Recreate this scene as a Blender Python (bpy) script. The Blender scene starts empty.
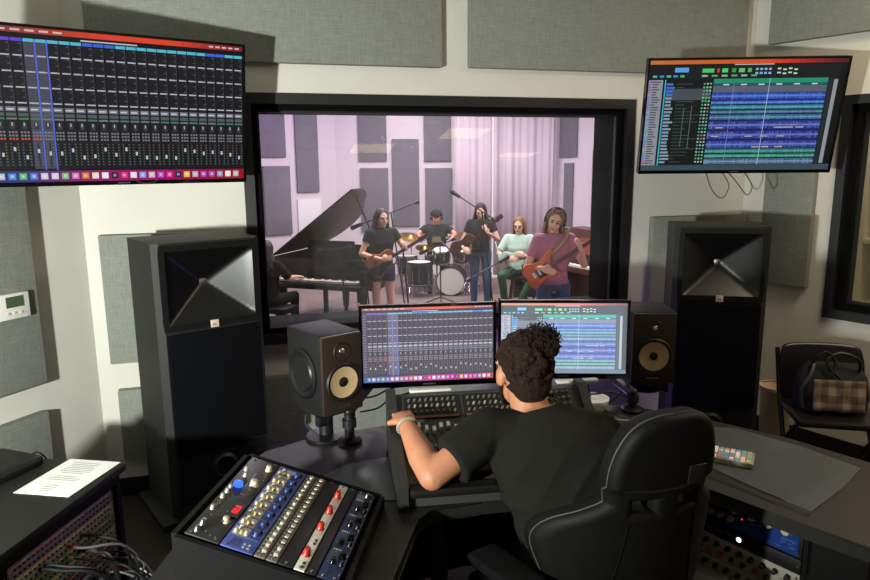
import bpy, bmesh, math, random
from mathutils import Vector as V, Matrix as M, Euler
random.seed(7)
sc = bpy.context.scene
COL = sc.collection
PI = math.pi
rad = math.radians

# ------------------------------------------------------------------ camera
F_PX, PITCH, ROLL, CZ = 675.0, rad(10.6), 0.0083, 1.75
_F = V((0, math.cos(PITCH), -math.sin(PITCH)))
_R0 = V((1, 0, 0)); _U0 = V((0, math.sin(PITCH), math.cos(PITCH)))
_R = _R0 * math.cos(ROLL) - _U0 * math.sin(ROLL)
_U = _U0 * math.cos(ROLL) + _R0 * math.sin(ROLL)
CAM = V((0, 0, CZ))
cam = bpy.data.cameras.new('camera'); camo = bpy.data.objects.new('camera', cam); COL.objects.link(camo)
cam.sensor_width = 36; cam.lens = 36 * F_PX / 870; cam.clip_start = 0.05
mm = M((_R, _U, -_F)).transposed().to_4x4(); mm.translation = CAM
camo.matrix_world = mm
sc.camera = camo

def ray(px, py): return _F + _R * ((px - 435) / F_PX) + _U * ((290 - py) / F_PX)
def P(px, py, Y):
    d = ray(px, py); return CAM + d * (Y / d.y)
def Pz(px, py, z):
    d = ray(px, py); return CAM + d * ((z - CZ) / d.z)
def Pplane(px, py, o, n):
    d = ray(px, py); return CAM + d * ((o - CAM).dot(n) / d.dot(n))

# ------------------------------------------------------------------ materials
def lin(c):
    return tuple(((x / 255) / 12.92 if x / 255 <= .04045 else ((x / 255 + .055) / 1.055) ** 2.4) for x in c[:3])
def mat(name, c, rough=.5, metal=0, noise=0, scale=20, bump=0, bscale=60, spec=.5, coat=0, emit=None, estr=1, stretch=None, trans=0):
    m = bpy.data.materials.new(name); m.use_nodes = True
    nt = m.node_tree; b = nt.nodes['Principled BSDF']
    col = lin(c)
    b.inputs['Base Color'].default_value = (*col, 1)
    b.inputs['Roughness'].default_value = rough; b.inputs['Metallic'].default_value = metal
    b.inputs['Specular IOR Level'].default_value = spec; b.inputs['Coat Weight'].default_value = coat
    if trans: b.inputs['Transmission Weight'].default_value = trans
    tc = nt.nodes.new('ShaderNodeTexCoord'); src = tc.outputs['Object']
    if stretch:
        mp = nt.nodes.new('ShaderNodeMapping'); mp.inputs['Scale'].default_value = stretch
        nt.links.new(src, mp.inputs[0]); src = mp.outputs[0]
    if noise:
        n = nt.nodes.new('ShaderNodeTexNoise'); n.inputs['Scale'].default_value = scale; n.inputs['Detail'].default_value = 6
        nt.links.new(src, n.inputs['Vector'])
        r = nt.nodes.new('ShaderNodeValToRGB')
        r.color_ramp.elements[0].position = .3; r.color_ramp.elements[1].position = .7
        r.color_ramp.elements[0].color = (*[x * (1 - noise) for x in col], 1)
        r.color_ramp.elements[1].color = (*[min(1, x * (1 + noise)) for x in col], 1)
        nt.links.new(n.outputs['Fac'], r.inputs[0]); nt.links.new(r.outputs[0], b.inputs['Base Color'])
    if bump:
        n2 = nt.nodes.new('ShaderNodeTexNoise'); n2.inputs['Scale'].default_value = bscale; n2.inputs['Detail'].default_value = 4
        nt.links.new(src, n2.inputs['Vector'])
        bm_ = nt.nodes.new('ShaderNodeBump'); bm_.inputs['Strength'].default_value = bump; bm_.inputs['Distance'].default_value = .01
        nt.links.new(n2.outputs['Fac'], bm_.inputs['Height']); nt.links.new(bm_.outputs[0], b.inputs['Normal'])
    if emit:
        b.inputs['Emission Color'].default_value = (*lin(emit), 1); b.inputs['Emission Strength'].default_value = estr
    return m
def fabric(name, c, scale=1.0):
    m = mat(name, c, rough=.95, spec=.1); nt = m.node_tree; b = nt.nodes['Principled BSDF']
    tc = nt.nodes.new('ShaderNodeTexCoord')
    cols = []
    for st in ((260, 260, 14), (14, 260, 260), (260, 14, 260)):
        mp = nt.nodes.new('ShaderNodeMapping'); mp.inputs['Scale'].default_value = [s * scale for s in st]
        n = nt.nodes.new('ShaderNodeTexNoise'); n.inputs['Scale'].default_value = 1; n.inputs['Detail'].default_value = 2
        nt.links.new(tc.outputs['Object'], mp.inputs[0]); nt.links.new(mp.outputs[0], n.inputs['Vector']); cols.append(n.outputs['Fac'])
    a = nt.nodes.new('ShaderNodeMath'); a.operation = 'ADD'; nt.links.new(cols[0], a.inputs[0]); nt.links.new(cols[1], a.inputs[1])
    a2 = nt.nodes.new('ShaderNodeMath'); a2.operation = 'ADD'; nt.links.new(a.outputs[0], a2.inputs[0]); nt.links.new(cols[2], a2.inputs[1])
    r = nt.nodes.new('ShaderNodeMapRange'); r.inputs[1].default_value = 1.1; r.inputs[2].default_value = 1.9
    r.inputs[3].default_value = .78; r.inputs[4].default_value = 1.2
    nt.links.new(a2.outputs[0], r.inputs[0])
    mx = nt.nodes.new('ShaderNodeVectorMath'); mx.operation = 'SCALE'; mx.inputs[0].default_value = lin(c)
    nt.links.new(r.outputs[0], mx.inputs['Scale']); nt.links.new(mx.outputs[0], b.inputs['Base Color'])
    bp = nt.nodes.new('ShaderNodeBump'); bp.inputs['Strength'].default_value = .25; bp.inputs['Distance'].default_value = .003
    nt.links.new(a2.outputs[0], bp.inputs['Height']); nt.links.new(bp.outputs[0], b.inputs['Normal'])
    return m
def attr_mat(name, emissive, strength=1.0, rough=.4):
    m = bpy.data.materials.new(name); m.use_nodes = True; nt = m.node_tree; b = nt.nodes['Principled BSDF']
    a = nt.nodes.new('ShaderNodeVertexColor'); a.layer_name = 'paint'
    if emissive:
        b.inputs['Base Color'].default_value = (.004, .004, .005, 1); b.inputs['Roughness'].default_value = .35
        b.inputs['Specular IOR Level'].default_value = .25
        nt.links.new(a.outputs[0], b.inputs['Emission Color']); b.inputs['Emission Strength'].default_value = strength
    else:
        nt.links.new(a.outputs[0], b.inputs['Base Color']); b.inputs['Roughness'].default_value = rough
    return m
def glass_mat(name, refl=1.0, tint=(1, 1, 1), haze=.02):
    m = bpy.data.materials.new(name); m.use_nodes = True; nt = m.node_tree; nt.nodes.clear()
    o = nt.nodes.new('ShaderNodeOutputMaterial'); t = nt.nodes.new('ShaderNodeBsdfTransparent'); t.inputs[0].default_value = (*tint, 1)
    g = nt.nodes.new('ShaderNodeBsdfGlossy'); g.inputs['Roughness'].default_value = .01
    fr = nt.nodes.new('ShaderNodeFresnel'); fr.inputs[0].default_value = 1.45
    mu = nt.nodes.new('ShaderNodeMath'); mu.operation = 'MULTIPLY'; mu.inputs[1].default_value = refl
    nt.links.new(fr.outputs[0], mu.inputs[0])
    mx = nt.nodes.new('ShaderNodeMixShader'); nt.links.new(mu.outputs[0], mx.inputs[0])
    nt.links.new(t.outputs[0], mx.inputs[1]); nt.links.new(g.outputs[0], mx.inputs[2])
    df = nt.nodes.new('ShaderNodeBsdfDiffuse'); df.inputs[0].default_value = (.8, .8, .8, 1)
    m2_ = nt.nodes.new('ShaderNodeMixShader'); m2_.inputs[0].default_value = haze  # even white veil mixed into the glass, imitating reflection haze
    nt.links.new(mx.outputs[0], m2_.inputs[1]); nt.links.new(df.outputs[0], m2_.inputs[2]); nt.links.new(m2_.outputs[0], o.inputs[0])
    return m

MT = dict(
    wall=mat('painted wall', (212, 210, 199), .85, noise=.03, scale=3, bump=.06, bscale=180),
    lwall=mat('studio wall', (206, 196, 198), .9, noise=.03, scale=2),
    panel=fabric('grey panel fabric', (134, 138, 130)),
    lpanel=fabric('studio panel fabric', (112, 110, 116), .5),
    carpet=mat('carpet', (62, 54, 48), .95, noise=.3, scale=80, bump=.6, bscale=300),
    lfloor=mat('studio floor', (120, 104, 98), .55, noise=.15, scale=6),
    ceil=mat('ceiling', (170, 168, 160), .9, noise=.05, scale=8),
    frame=mat('window frame', (26, 27, 29), .45, noise=.1, scale=30),
    frame2=mat('window frame inner', (5, 5, 5), .8, spec=.1),
    plastic=mat('black plastic', (18, 18, 19), .45, bump=.1, bscale=400),
    gloss=mat('gloss black', (8, 8, 9), .12, coat=.3),
    satin=mat('satin black', (20, 20, 22), .32, noise=.1, scale=8),
    cab=mat('speaker cabinet', (15, 15, 14), .6, bump=.15, bscale=500),
    baffle=mat('speaker baffle', (7, 7, 8), .55, spec=.3),
    grille=mat('speaker grille cloth', (7, 8, 11), .95, spec=.1),
    horn=mat('horn', (12, 12, 12), .33),
    desk=mat('desk laminate', (28, 27, 25), .55, noise=.08, scale=30, bump=.1, bscale=300),
    desk2=mat('desk edge', (12, 12, 12), .5, spec=.3),
    inlay=mat('desk inlay', (84, 90, 90), .36, noise=.06, scale=20),
    metal=mat('steel', (150, 150, 150), .35, metal=1),
    dmetal=mat('dark metal', (40, 40, 42), .4, metal=.7),
    chrome=mat('chrome', (200, 200, 200), .15, metal=1),
    white=mat('white plastic', (220, 220, 215), .4),
    cream=mat('cream plastic', (205, 195, 165), .4),
    paper=mat('paper', (248, 248, 244), .8),
    foc=mat('monitor speaker veneer', (46, 35, 29), .4, noise=.15, scale=30, stretch=(1, 1, 6)),
    fside=mat('monitor speaker side', (17, 17, 18), .6, spec=.3),
    cone=mat('woven cone', (186, 160, 120), .6, noise=.15, scale=200),
    rubber=mat('rubber', (12, 12, 12), .5),
    skin=mat('skin', (190, 130, 98), .5, noise=.05, scale=20),
    skin2=mat('light skin', (222, 176, 150), .5, noise=.05, scale=20),
    skin3=mat('tan skin', (196, 140, 108), .5, noise=.05, scale=20),
    hairb=mat('black hair', (22, 17, 15), .5, noise=.4, scale=60, bump=.7, bscale=70, stretch=(3, 3, .6)),
    haircurl=mat('dark curly hair', (40, 27, 20), .75, spec=.2, noise=.4, scale=90, bump=.8, bscale=160),
    hairbr=mat('brown hair', (120, 84, 54), .5, noise=.3, scale=60, bump=.7, bscale=70, stretch=(3, 3, .6)),
    tee=mat('black cotton', (31, 30, 27), .95, bump=.6, bscale=5, spec=.15, stretch=(.8, .8, 3.2)),
    tee2=mat('charcoal cotton', (30, 32, 34), .9, bump=.4, bscale=14),
    denim=mat('denim', (66, 92, 122), .9, noise=.2, scale=60, bump=.2, bscale=40),
    denimd=mat('dark denim', (44, 62, 84), .9, noise=.2, scale=60),
    pink=mat('pink cotton', (178, 112, 138), .9, noise=.12, scale=30, bump=.5, bscale=14),
    green=mat('green cotton', (40, 84, 60), .9, noise=.15, scale=20, bump=.4, bscale=14),
    mint=mat('pale mint cotton', (178, 204, 190), .9, bump=.4, bscale=14),
    piano=mat('piano lacquer', (9, 9, 10), .35),
    ivory=mat('ivory', (226, 222, 208), .3),
    brass=mat('brass', (190, 150, 80), .3, metal=1),
    goldi=mat('cast iron gold', (90, 70, 40), .5, metal=.3),
    wood=mat('guitar wood', (150, 84, 48), .4, noise=.2, scale=10, stretch=(8, 1, 1)),
    woodd=mat('dark wood', (74, 42, 28), .4, noise=.2, scale=10, stretch=(1, 1, 8)),
    orange=mat('orange lacquer', (200, 92, 40), .3, noise=.2, scale=5),
    shell=mat('drum shell', (36, 40, 42), .3),
    drumhead=mat('drum head', (206, 204, 196), .6),
    red=mat('red knob', (170, 40, 26), .4),
    blueg=mat('blue enamel', (64, 84, 160), .45),
    dblue=mat('dark blue enamel', (34, 44, 82), .4),
    navy=mat('navy enamel', (20, 44, 110), .4),
    silver=mat('silver panel', (168, 164, 150), .45, metal=.2),
    greyp=mat('grey panel', (120, 116, 104), .45, metal=.3),
    yellow=mat('amber knob', (160, 140, 84), .4),
    leather=mat('black leatherette', (13, 12, 11), .62, spec=.25, bump=.04, bscale=300),
    piping=mat('grey piping', (74, 74, 72), .6),
    cable=mat('black cable', (14, 14, 14), .5),
    cablew=mat('white cable', (190, 190, 185), .5),
    cableg=mat('grey cable', (70, 70, 72), .4),
    curtain=mat('studio curtain', (198, 184, 190), .95, noise=.05, scale=4, stretch=(6, 6, .3)),
    plaid=mat('plaid cloth', (120, 104, 90), .9, noise=.4, scale=30),
    lcd=mat('lcd', (70, 92, 60), .3),
    ledb=mat('blue lamp', (20, 40, 200), .4, emit=(40, 80, 255), estr=3),
    ledr=mat('red lamp', (120, 10, 10), .4, emit=(255, 20, 20), estr=2.5),
    ledw=mat('white lamp', (220, 220, 220), .4, emit=(255, 255, 255), estr=2.5),
    lamp=mat('ceiling lamp diffuser', (255, 240, 200), .6, emit=(255, 225, 170), estr=3),
    llamp=mat('studio lamp diffuser', (255, 240, 250), .6, emit=(255, 235, 250), estr=6),
    screen=attr_mat('screen', True, .82), screen2=attr_mat('desk screen', True, 1.5), pr=attr_mat('printed', False),
    glass=glass_mat('glass', .55), glass2=glass_mat('glass leaning', 2.2, (.97, .97, .97)),
    bin=mat('bin plastic', (228, 205, 172), .6),
    grate=mat('wire grey', (60, 60, 60), .4, metal=.6),
    purple=mat('purple cloth', (70, 50, 140), .8),
)

# ------------------------------------------------------------------ mesh helpers
class MB:
    def __init__(s): s.bm = bmesh.new(); s.mi = 0
    def _fin(s, verts, mtx=None):
        if mtx is not None: bmesh.ops.transform(s.bm, matrix=mtx, verts=verts)
        fs = set()
        for v in verts:
            for f in v.link_faces: fs.add(f)
        for f in fs: f.material_index = s.mi
        return verts
    def box(s, c, size, rot=None, bev=0):
        r = bmesh.ops.create_cube(s.bm, size=1); vs = r['verts']
        bmesh.ops.scale(s.bm, vec=V(size), verts=vs)
        if bev:
            es = list({e for v in vs for e in v.link_edges})
            q = bmesh.ops.bevel(s.bm, geom=es, offset=bev, segments=2, affect='EDGES', profile=.6)
            vs = list({v for f in q['faces'] for v in f.verts} | {v for v in vs if v.is_valid})
        m = M.Translation(V(c))
        if rot is not None: m = m @ (rot.to_4x4() if not isinstance(rot, tuple) else Euler(rot).to_matrix().to_4x4())
        return s._fin(vs, m)
    def cyl(s, a, b, r0, r1=None, n=16, caps=True):
        a = V(a); b = V(b); r1 = r0 if r1 is None else r1
        d = b - a; L = max(d.length, 1e-6)
        q = bmesh.ops.create_cone(s.bm, cap_ends=caps, segments=n, radius1=max(r0, 1e-5), radius2=max(r1, 1e-5), depth=L)
        rot = V((0, 0, 1)).rotation_difference(d).to_matrix().to_4x4()
        return s._fin(q['verts'], M.Translation((a + b) / 2) @ rot)
    def ell(s, c, r, rot=None, n=16):
        q = bmesh.ops.create_uvsphere(s.bm, u_segments=n, v_segments=max(6, n * 2 // 3), radius=1)
        vs = q['verts']; bmesh.ops.scale(s.bm, vec=V(r) if not isinstance(r, (int, float)) else V((r, r, r)), verts=vs)
        m = M.Translation(V(c))
        if rot is not None: m = m @ (Euler(rot).to_matrix().to_4x4() if isinstance(rot, tuple) else rot.to_4x4())
        return s._fin(vs, m)
    def cap(s, a, b, r0, r1=None, n=14):
        r1 = r0 if r1 is None else r1
        s.cyl(a, b, r0, r1, n, True); s.ell(a, r0, n=n); s.ell(b, r1, n=n)
    def tube(s, pts, r, n=8, smooth=0):
        pts = [V(p) for p in pts]
        if smooth: pts = spline(pts, smooth)
        rings = []; up = None
        for i, p in enumerate(pts):
            t = (pts[min(i + 1, len(pts) - 1)] - pts[max(i - 1, 0)]).normalized()
            if up is None:
                up = t.orthogonal().normalized()
            up = (up - t * up.dot(t))
            up = up.normalized() if up.length > 1e-5 else t.orthogonal().normalized()
            w = t.cross(up); rr = r(i / (len(pts) - 1)) if callable(r) else r
            rings.append([s.bm.verts.new(p + (up * math.cos(2 * PI * k / n) + w * math.sin(2 * PI * k / n)) * rr) for k in range(n)])
        s._rings(rings, True)
    def _rings(s, rings, caps=True):
        n = len(rings[0]); fs = []
        for a, b in zip(rings, rings[1:]):
            for k in range(n): fs.append(s.bm.faces.new((a[k], a[(k + 1) % n], b[(k + 1) % n], b[k])))
        if caps:
            fs.append(s.bm.faces.new(rings[0][::-1])); fs.append(s.bm.faces.new(rings[-1]))
        for f in fs: f.material_index = s.mi
    def loft(s, secs, xa=V((1, 0, 0)), n=24, caps=True, sq=2.0):
        """secs: (point, rx, ry); sections stand square to the spine"""
        pts = [V(q[0]) for q in secs]; rings = []
        for i, (p, rx, ry) in enumerate(secs):
            t = (pts[min(i + 1, len(pts) - 1)] - pts[max(i - 1, 0)]).normalized()
            x = (V(xa) - t * V(xa).dot(t)).normalized(); y = t.cross(x)
            ring = []
            for k in range(n):
                c, q = math.cos(2 * PI * k / n), math.sin(2 * PI * k / n)
                e = 2 / sq
                ring.append(s.bm.verts.new(V(p) + x * rx * math.copysign(abs(c) ** e, c) + y * ry * math.copysign(abs(q) ** e, q)))
            rings.append(ring)
        s._rings(rings, caps)
    def lathe(s, prof, o=(0, 0, 0), ax=(0, 0, 1), n=24):
        o = V(o); rot = V((0, 0, 1)).rotation_difference(V(ax)).to_matrix(); rings = []
        for r, z in prof:
            rings.append([s.bm.verts.new(o + rot @ V((max(r, 1e-4) * math.cos(2 * PI * k / n), max(r, 1e-4) * math.sin(2 * PI * k / n), z))) for k in range(n)])
        s._rings(rings, False)
        for ring, (r, _z) in ((rings[0], prof[0]), (rings[-1], prof[-1])):
            if r < .003:
                f = s.bm.faces.new(ring); f.material_index = s.mi
    def prism(s, poly, z0, z1):
        a = [s.bm.verts.new((p[0], p[1], z0)) for p in poly]; b = [s.bm.verts.new((p[0], p[1], z1)) for p in poly]
        fs = [s.bm.faces.new(a[::-1]), s.bm.faces.new(b)]
        n = len(poly)
        for k in range(n): fs.append(s.bm.faces.new((a[k], a[(k + 1) % n], b[(k + 1) % n], b[k])))
        for f in fs: f.material_index = s.mi
        return a + b
    def quad(s, pts):
        f = s.bm.faces.new([s.bm.verts.new(V(p)) for p in pts]); f.material_index = s.mi; return f
    def mesh(s, name, mats, smooth=False):
        me = bpy.data.meshes.new(name); bmesh.ops.recalc_face_normals(s.bm, faces=s.bm.faces[:])
        s.bm.to_mesh(me); s.bm.free()
        for m in (mats if isinstance(mats, (list, tuple)) else [mats]): me.materials.append(MT[m] if isinstance(m, str) else m)
        if smooth:
            me.polygons.foreach_set('use_smooth', [True] * len(me.polygons))
            if smooth != 2:
                try: me.set_sharp_from_angle(angle=rad(40))
                except Exception: pass
        return me
    def build(s, name, mats, parent=None, smooth=True):
        o = bpy.data.objects.new(name, s.mesh(name, mats, smooth)); COL.objects.link(o)
        if parent: o.parent = parent
        return o
def spline(pts, k):
    out = []
    for i in range(len(pts) - 1):
        p0 = pts[max(i - 1, 0)]; p1 = pts[i]; p2 = pts[i + 1]; p3 = pts[min(i + 2, len(pts) - 1)]
        for j in range(k):
            t = j / k
            out.append(.5 * ((2 * p1) + (p2 - p0) * t + (2 * p0 - 5 * p1 + 4 * p2 - p3) * t * t + (3 * p1 - p0 - 3 * p2 + p3) * t ** 3))
    out.append(pts[-1]); return out
def evalmesh(o):
    dg = bpy.context.evaluated_depsgraph_get(); dg.update()
    me = bpy.data.meshes.new_from_object(o.evaluated_get(dg)); return me
def remesh(mb, name, mats, parent, vox, smooth=3, paintz=None):
    """merge overlapping volumes into one continuous surface"""
    o = mb.build(name, mats, None, True)
    r = o.modifiers.new('r', 'REMESH'); r.mode = 'VOXEL'; r.voxel_size = vox
    if smooth:
        q = o.modifiers.new('s', 'SMOOTH'); q.factor = .6; q.iterations = smooth
    me = evalmesh(o); o.modifiers.clear(); old = o.data; o.data = me; bpy.data.meshes.remove(old)
    me.name = name
    me.materials.clear()
    for m in (mats if isinstance(mats, (list, tuple)) else [mats]): me.materials.append(MT[m])
    me.polygons.foreach_set('use_smooth', [True] * len(me.polygons))
    if parent: o.parent = parent
    return o
def plate(name, outline, holes, half, bevel, mats, parent=None, bend=None, res=3, tr=None):
    """rounded plate from a 2-D outline (x, y) with holes, thickness along z"""
    cu = bpy.data.curves.new(name, 'CURVE'); cu.dimensions = '2D'; cu.fill_mode = 'BOTH'
    cu.extrude = half; cu.bevel_depth = bevel; cu.bevel_resolution = res
    for pl in [outline] + holes:
        sp = cu.splines.new('POLY'); sp.points.add(len(pl) - 1); sp.use_cyclic_u = True
        for i, p in enumerate(pl): sp.points[i].co = (p[0], p[1], 0, 1)
    o = bpy.data.objects.new(name, cu); COL.objects.link(o)
    me = evalmesh(o); COL.objects.unlink(o); bpy.data.objects.remove(o)
    if tr is not None: me.transform(tr)
    if bend:
        bq = bmesh.new(); bq.from_mesh(me)   # cut into a fine grid so that the curve of the shell is smooth
        for ax_n, lo, hi in (((1, 0, 0), -.3, .3), ((0, 0, 1), .2, 1.2)):
            k = lo
            while k < hi:
                bmesh.ops.bisect_plane(bq, geom=bq.verts[:] + bq.edges[:] + bq.faces[:], plane_co=V(ax_n) * k, plane_no=ax_n, dist=1e-5); k += .033
        bq.to_mesh(me); bq.free()
        for v in me.vertices: v.co = V(bend(v.co))
    me.materials.clear()
    for m in (mats if isinstance(mats, (list, tuple)) else [mats]): me.materials.append(MT[m])
    me.polygons.foreach_set('use_smooth', [True] * len(me.polygons))
    try: me.set_sharp_from_angle(angle=rad(35))
    except Exception: pass
    n = bpy.data.objects.new(name, me); COL.objects.link(n)
    if parent: n.parent = parent
    return n
def text(name, body, size, mats, parent, mtx, depth=.0004):
    cu = bpy.data.curves.new(name, 'FONT'); cu.body = body; cu.size = size; cu.extrude = depth; cu.align_x = 'CENTER'; cu.align_y = 'CENTER'
    o = bpy.data.objects.new(name, cu); COL.objects.link(o); me = evalmesh(o); COL.objects.unlink(o); bpy.data.objects.remove(o)
    me.transform(mtx); me.materials.clear(); me.materials.append(MT[mats])
    n = bpy.data.objects.new(name, me); COL.objects.link(n); n.parent = parent; return n
FRONT = M(((1, 0, 0, 0), (0, 0, -1, 0), (0, 1, 0, 0), (0, 0, 0, 1)))   # text plane -> local front (x right, z up, facing -y)
def thing(name, label, cat, loc=(0, 0, 0), rz=0, group=None, mtx=None):
    o = bpy.data.objects.new(name, None); o.empty_display_size = .05; COL.objects.link(o)
    if mtx is not None: o.matrix_world = mtx
    else: o.location = loc; o.rotation_euler = (0, 0, rz)
    o['label'] = label; o['category'] = cat
    if group: o['group'] = group
    return o
def tag(o, label, cat, group=None, kind=None):
    o['label'] = label; o['category'] = cat
    if group: o['group'] = group
    if kind: o['kind'] = kind
    return o
def struct(o): o['kind'] = 'structure'; return o
def copy_tree(o, parent=None):
    c = o.copy(); COL.objects.link(c)
    if parent: c.parent = parent
    for ch in list(o.children): copy_tree(ch, c)
    return c
def axes(o, x, z):
    x = V(x).normalized(); z = V(z); z = (z - x * z.dot(x)).normalized(); y = z.cross(x)
    m = M((x, y, z)).transposed().to_4x4(); m.translation = V(o); return m

class Canvas:
    """flat artwork: coloured rectangles laid on a face (x right, z up, facing -y), y measured downward from the top, 0..1"""
    def __init__(s, w, h, step=.00012): s.w = w; s.h = h; s.r = []; s.step = step
    def rect(s, x, y, w, h, c, l=1): s.r.append((x, y, w, h, lin(c), l))
    def build(s, name, m, parent, mtx=None):
        me = bpy.data.meshes.new(name); vs = []; fs = []; cols = []
        for x, y, w, h, c, l in s.r:
            if x + w > 1: w = 1 - x
            if y + h > 1: h = 1 - y
            if w <= 0 or h <= 0: continue
            x0 = (x - .5) * s.w; x1 = (x + w - .5) * s.w; z1 = (.5 - y) * s.h; z0 = (.5 - y - h) * s.h; yy = -l * s.step
            i = len(vs); vs += [(x0, yy, z0), (x1, yy, z0), (x1, yy, z1), (x0, yy, z1)]; fs.append((i, i + 1, i + 2, i + 3)); cols.append(c)
        me.from_pydata(vs, [], fs)
        at = me.color_attributes.new('paint', 'FLOAT_COLOR', 'CORNER')
        buf = []
        for c in cols: buf += [*c, 1] * 4
        at.data.foreach_set('color', buf); me.materials.append(MT[m])
        if mtx is not None: me.transform(mtx)
        o = bpy.data.objects.new(name, me); COL.objects.link(o); o.parent = parent; return o

# ------------------------------------------------------------------ room geometry
wd = V((.965, .262, 0)).normalized(); wn = V((wd.y, -wd.x, 0))        # front wall: direction to the right, normal into the control room
W0 = V((-.917, 3.60, 0))
CL = V((-1.754, 3.373, 0)); CR = W0 + wd * 3.02
ld = V((-.40, -.916, 0)).normalized(); ln = V((ld.y * -1, ld.x, 0)); ln = V((.916, -.40, 0)).normalized()
rd = V((.607, -.794, 0)).normalized(); rn = V((-.794, -.607, 0)).normalized()
CEIL = 3.05; LF = -.45; LC = 3.6
def fw(px, py, off=0): # pixel -> (s, z) on front wall, measured from W0
    p = Pplane(px, py, W0 + wn * off, wn); return (p - W0).dot(wd), p.z
def lw(px, py, off=0):
    p = Pplane(px, py, CL + ln * off, ln); return (p - CL).dot(ld), p.z
def rw(px, py, off=0):
    p = Pplane(px, py, CR + rn * off, rn); return (p - CR).dot(rd), p.z
def wallmesh(name, o, d, n, s0, s1, z0, z1, th, holes, m, back=0):
    """wall slab: inner face through o along d, thickness away from the room"""
    mb = MB(); o = V(o)
    def slab(a, b, c, e):
        if b - a < 1e-4 or e - c < 1e-4: return
        pts = [o + d * a - n * back, o + d * b - n * back, o + d * b - n * th, o + d * a - n * th]
        mb.prism([(p.x, p.y) for p in pts], c, e)
    cur = s0
    for (a, b, c, e) in sorted(holes):
        slab(cur, a, z0, z1); slab(a, b, z0, c); slab(a, b, e, z1); cur = b
    slab(cur, s1, z0, z1)
    return struct(mb.build(name, m, None, False))

# window opening in the front wall (outer edge of its frame)
wl, _ = fw(245, 200); wr, _ = fw(631, 200)
_, wt = fw(440, 96); 
_, wb = fw(262, 345)
print('window', wl, wr, wt, wb)
sL = (CL - W0).dot(wd); sR = (CR - W0).dot(wd)
wallmesh('wall_front', W0, wd, wn, sL - .3, sR + .02, 0, CEIL, .16, [(wl + .04, wr - .04, wb + .04, wt - .04)], 'wall')
wallmesh('wall_left', CL, ld, ln, -.0, 6.2, 0, CEIL, .15, [], 'wall')
# right wall with its own window
r0, _ = rw(834, 200); _, rt = rw(852, 95); _, rb = rw(825, 317)
r1 = r0 + 1.1
wallmesh('wall_right', CR, rd, rn, 0, 6.6, 0, CEIL, .15, [(r0 + .04, r1 - .04, rb + .04, rt - .04)], 'wall')
LB = CL + ld * 6.2; RB = CR + rd * 6.6
bd = (RB - LB).normalized(); bn = V((-bd.y, bd.x, 0))
wallmesh('wall_back', LB, bd, bn, -.2, (RB - LB).length + .2, 0, CEIL, .15, [], 'wall')
room = [CL, LB, RB, CR]
mb = MB(); ext = [V((-5.0, -3.6, 0)), V((7, -3.6, 0)), CR + V((3.5, -.1, 0)) , CR + wn * -.1 + wd * .3, CL - wn * .1 - wd * .2, V((-5, 3.0, 0))]
poly = [(p.x, p.y) for p in (LB - ln * .1, RB - rn * .1, CR - rn * .02, CL - ln * .02)]
mb.prism(poly, -.1, 0); struct(mb.build('floor', 'carpet', None, False))
mb = MB(); mb.prism(poly, CEIL, CEIL + .1); struct(mb.build('ceiling', 'ceil', None, False))
# baseboards
mb = MB(); a = CL + wn * .0; b = CR
mb.prism([(p.x, p.y) for p in (CL, CR, CR + wn * .012, CL + wn * .012)], 0, .1); struct(mb.build('baseboard_front', 'frame', None, False))
mb = MB(); mb.prism([(p.x, p.y) for p in (CL, LB, LB + ln * .012, CL + ln * .012)], 0, .1); struct(mb.build('baseboard_left', 'frame', None, False))
mb = MB(); mb.prism([(p.x, p.y) for p in (CR, RB, RB + rn * .012, CR + rn * .012)], 0, .1); struct(mb.build('baseboard_right', 'frame', None, False))

# window_1: frame with stepped reveal, two panes
def frame_ring(mb, o, d, n, a0, a1, z0, z1, w, f0, f1):
    """rectangular ring, width w inwards, from offset f0 to f1 along n"""
    def bar(s0, s1, c, e):
        pts = [o + d * s0 + n * f0, o + d * s1 + n * f0, o + d * s1 + n * f1, o + d * s0 + n * f1]
        mb.prism([(p.x, p.y) for p in pts], c, e)
    bar(a0, a1, z1 - w, z1); bar(a0, a1, z0, z0 + w); bar(a0, a0 + w, z0 + w, z1 - w); bar(a1 - w, a1, z0 + w, z1 - w)
w1 = bpy.data.objects.new('window_1', None); COL.objects.link(w1); w1['kind'] = 'structure'
mb = MB(); frame_ring(mb, W0, wd, wn, wl, wr, wb, wt, .055, .012, -.03); mb.build('frame', 'frame', w1, False)
mb = MB(); frame_ring(mb, W0, wd, wn, wl + .05, wr - .05, wb + .05, wt - .05, .035, -.02, -.34); mb.build('reveal', 'frame2', w1, False)
mb = MB(); frame_ring(mb, W0, wd, wn, wl + .07, wr - .07, wb + .055, wt - .07, .025, -.05, -.075); mb.build('glazing_bead', 'frame', w1, False)
def pane(o, d, n, a0, a1, z0, z1, off0, off1, name, m, parent):
    """pane whose foot is at off0 and head at off1"""
    mb = MB(); p = [o + d * a0 + n * off0 + V((0, 0, z0)), o + d * a1 + n * off0 + V((0, 0, z0)), o + d * a1 + n * off1 + V((0, 0, z1)), o + d * a0 + n * off1 + V((0, 0, z1))]
    mb.quad(p); return mb.build(name, m, parent, False)
pane(W0, wd, wn, wl + .085, wr - .085, wb + .075, wt - .08, -.06, -.06, 'glass_pane', 'glass', w1)
pane(W0, wd, wn, wl + .085, wr - .085, wb + .08, wt - .08, -.17, -.28, 'glass_pane', 'glass2', w1)
mb = MB(); q0, q1 = wl - .01, wr + .01
pp = [W0 + wd * q0 + wn * .005, W0 + wd * q1 + wn * .005, W0 + wd * q1 + wn * .05, W0 + wd * q0 + wn * .05]
mb.prism([(p.x, p.y) for p in pp], wb - .035, wb - .005); mb.build('window_sill', 'greyp', w1, False)
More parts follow.
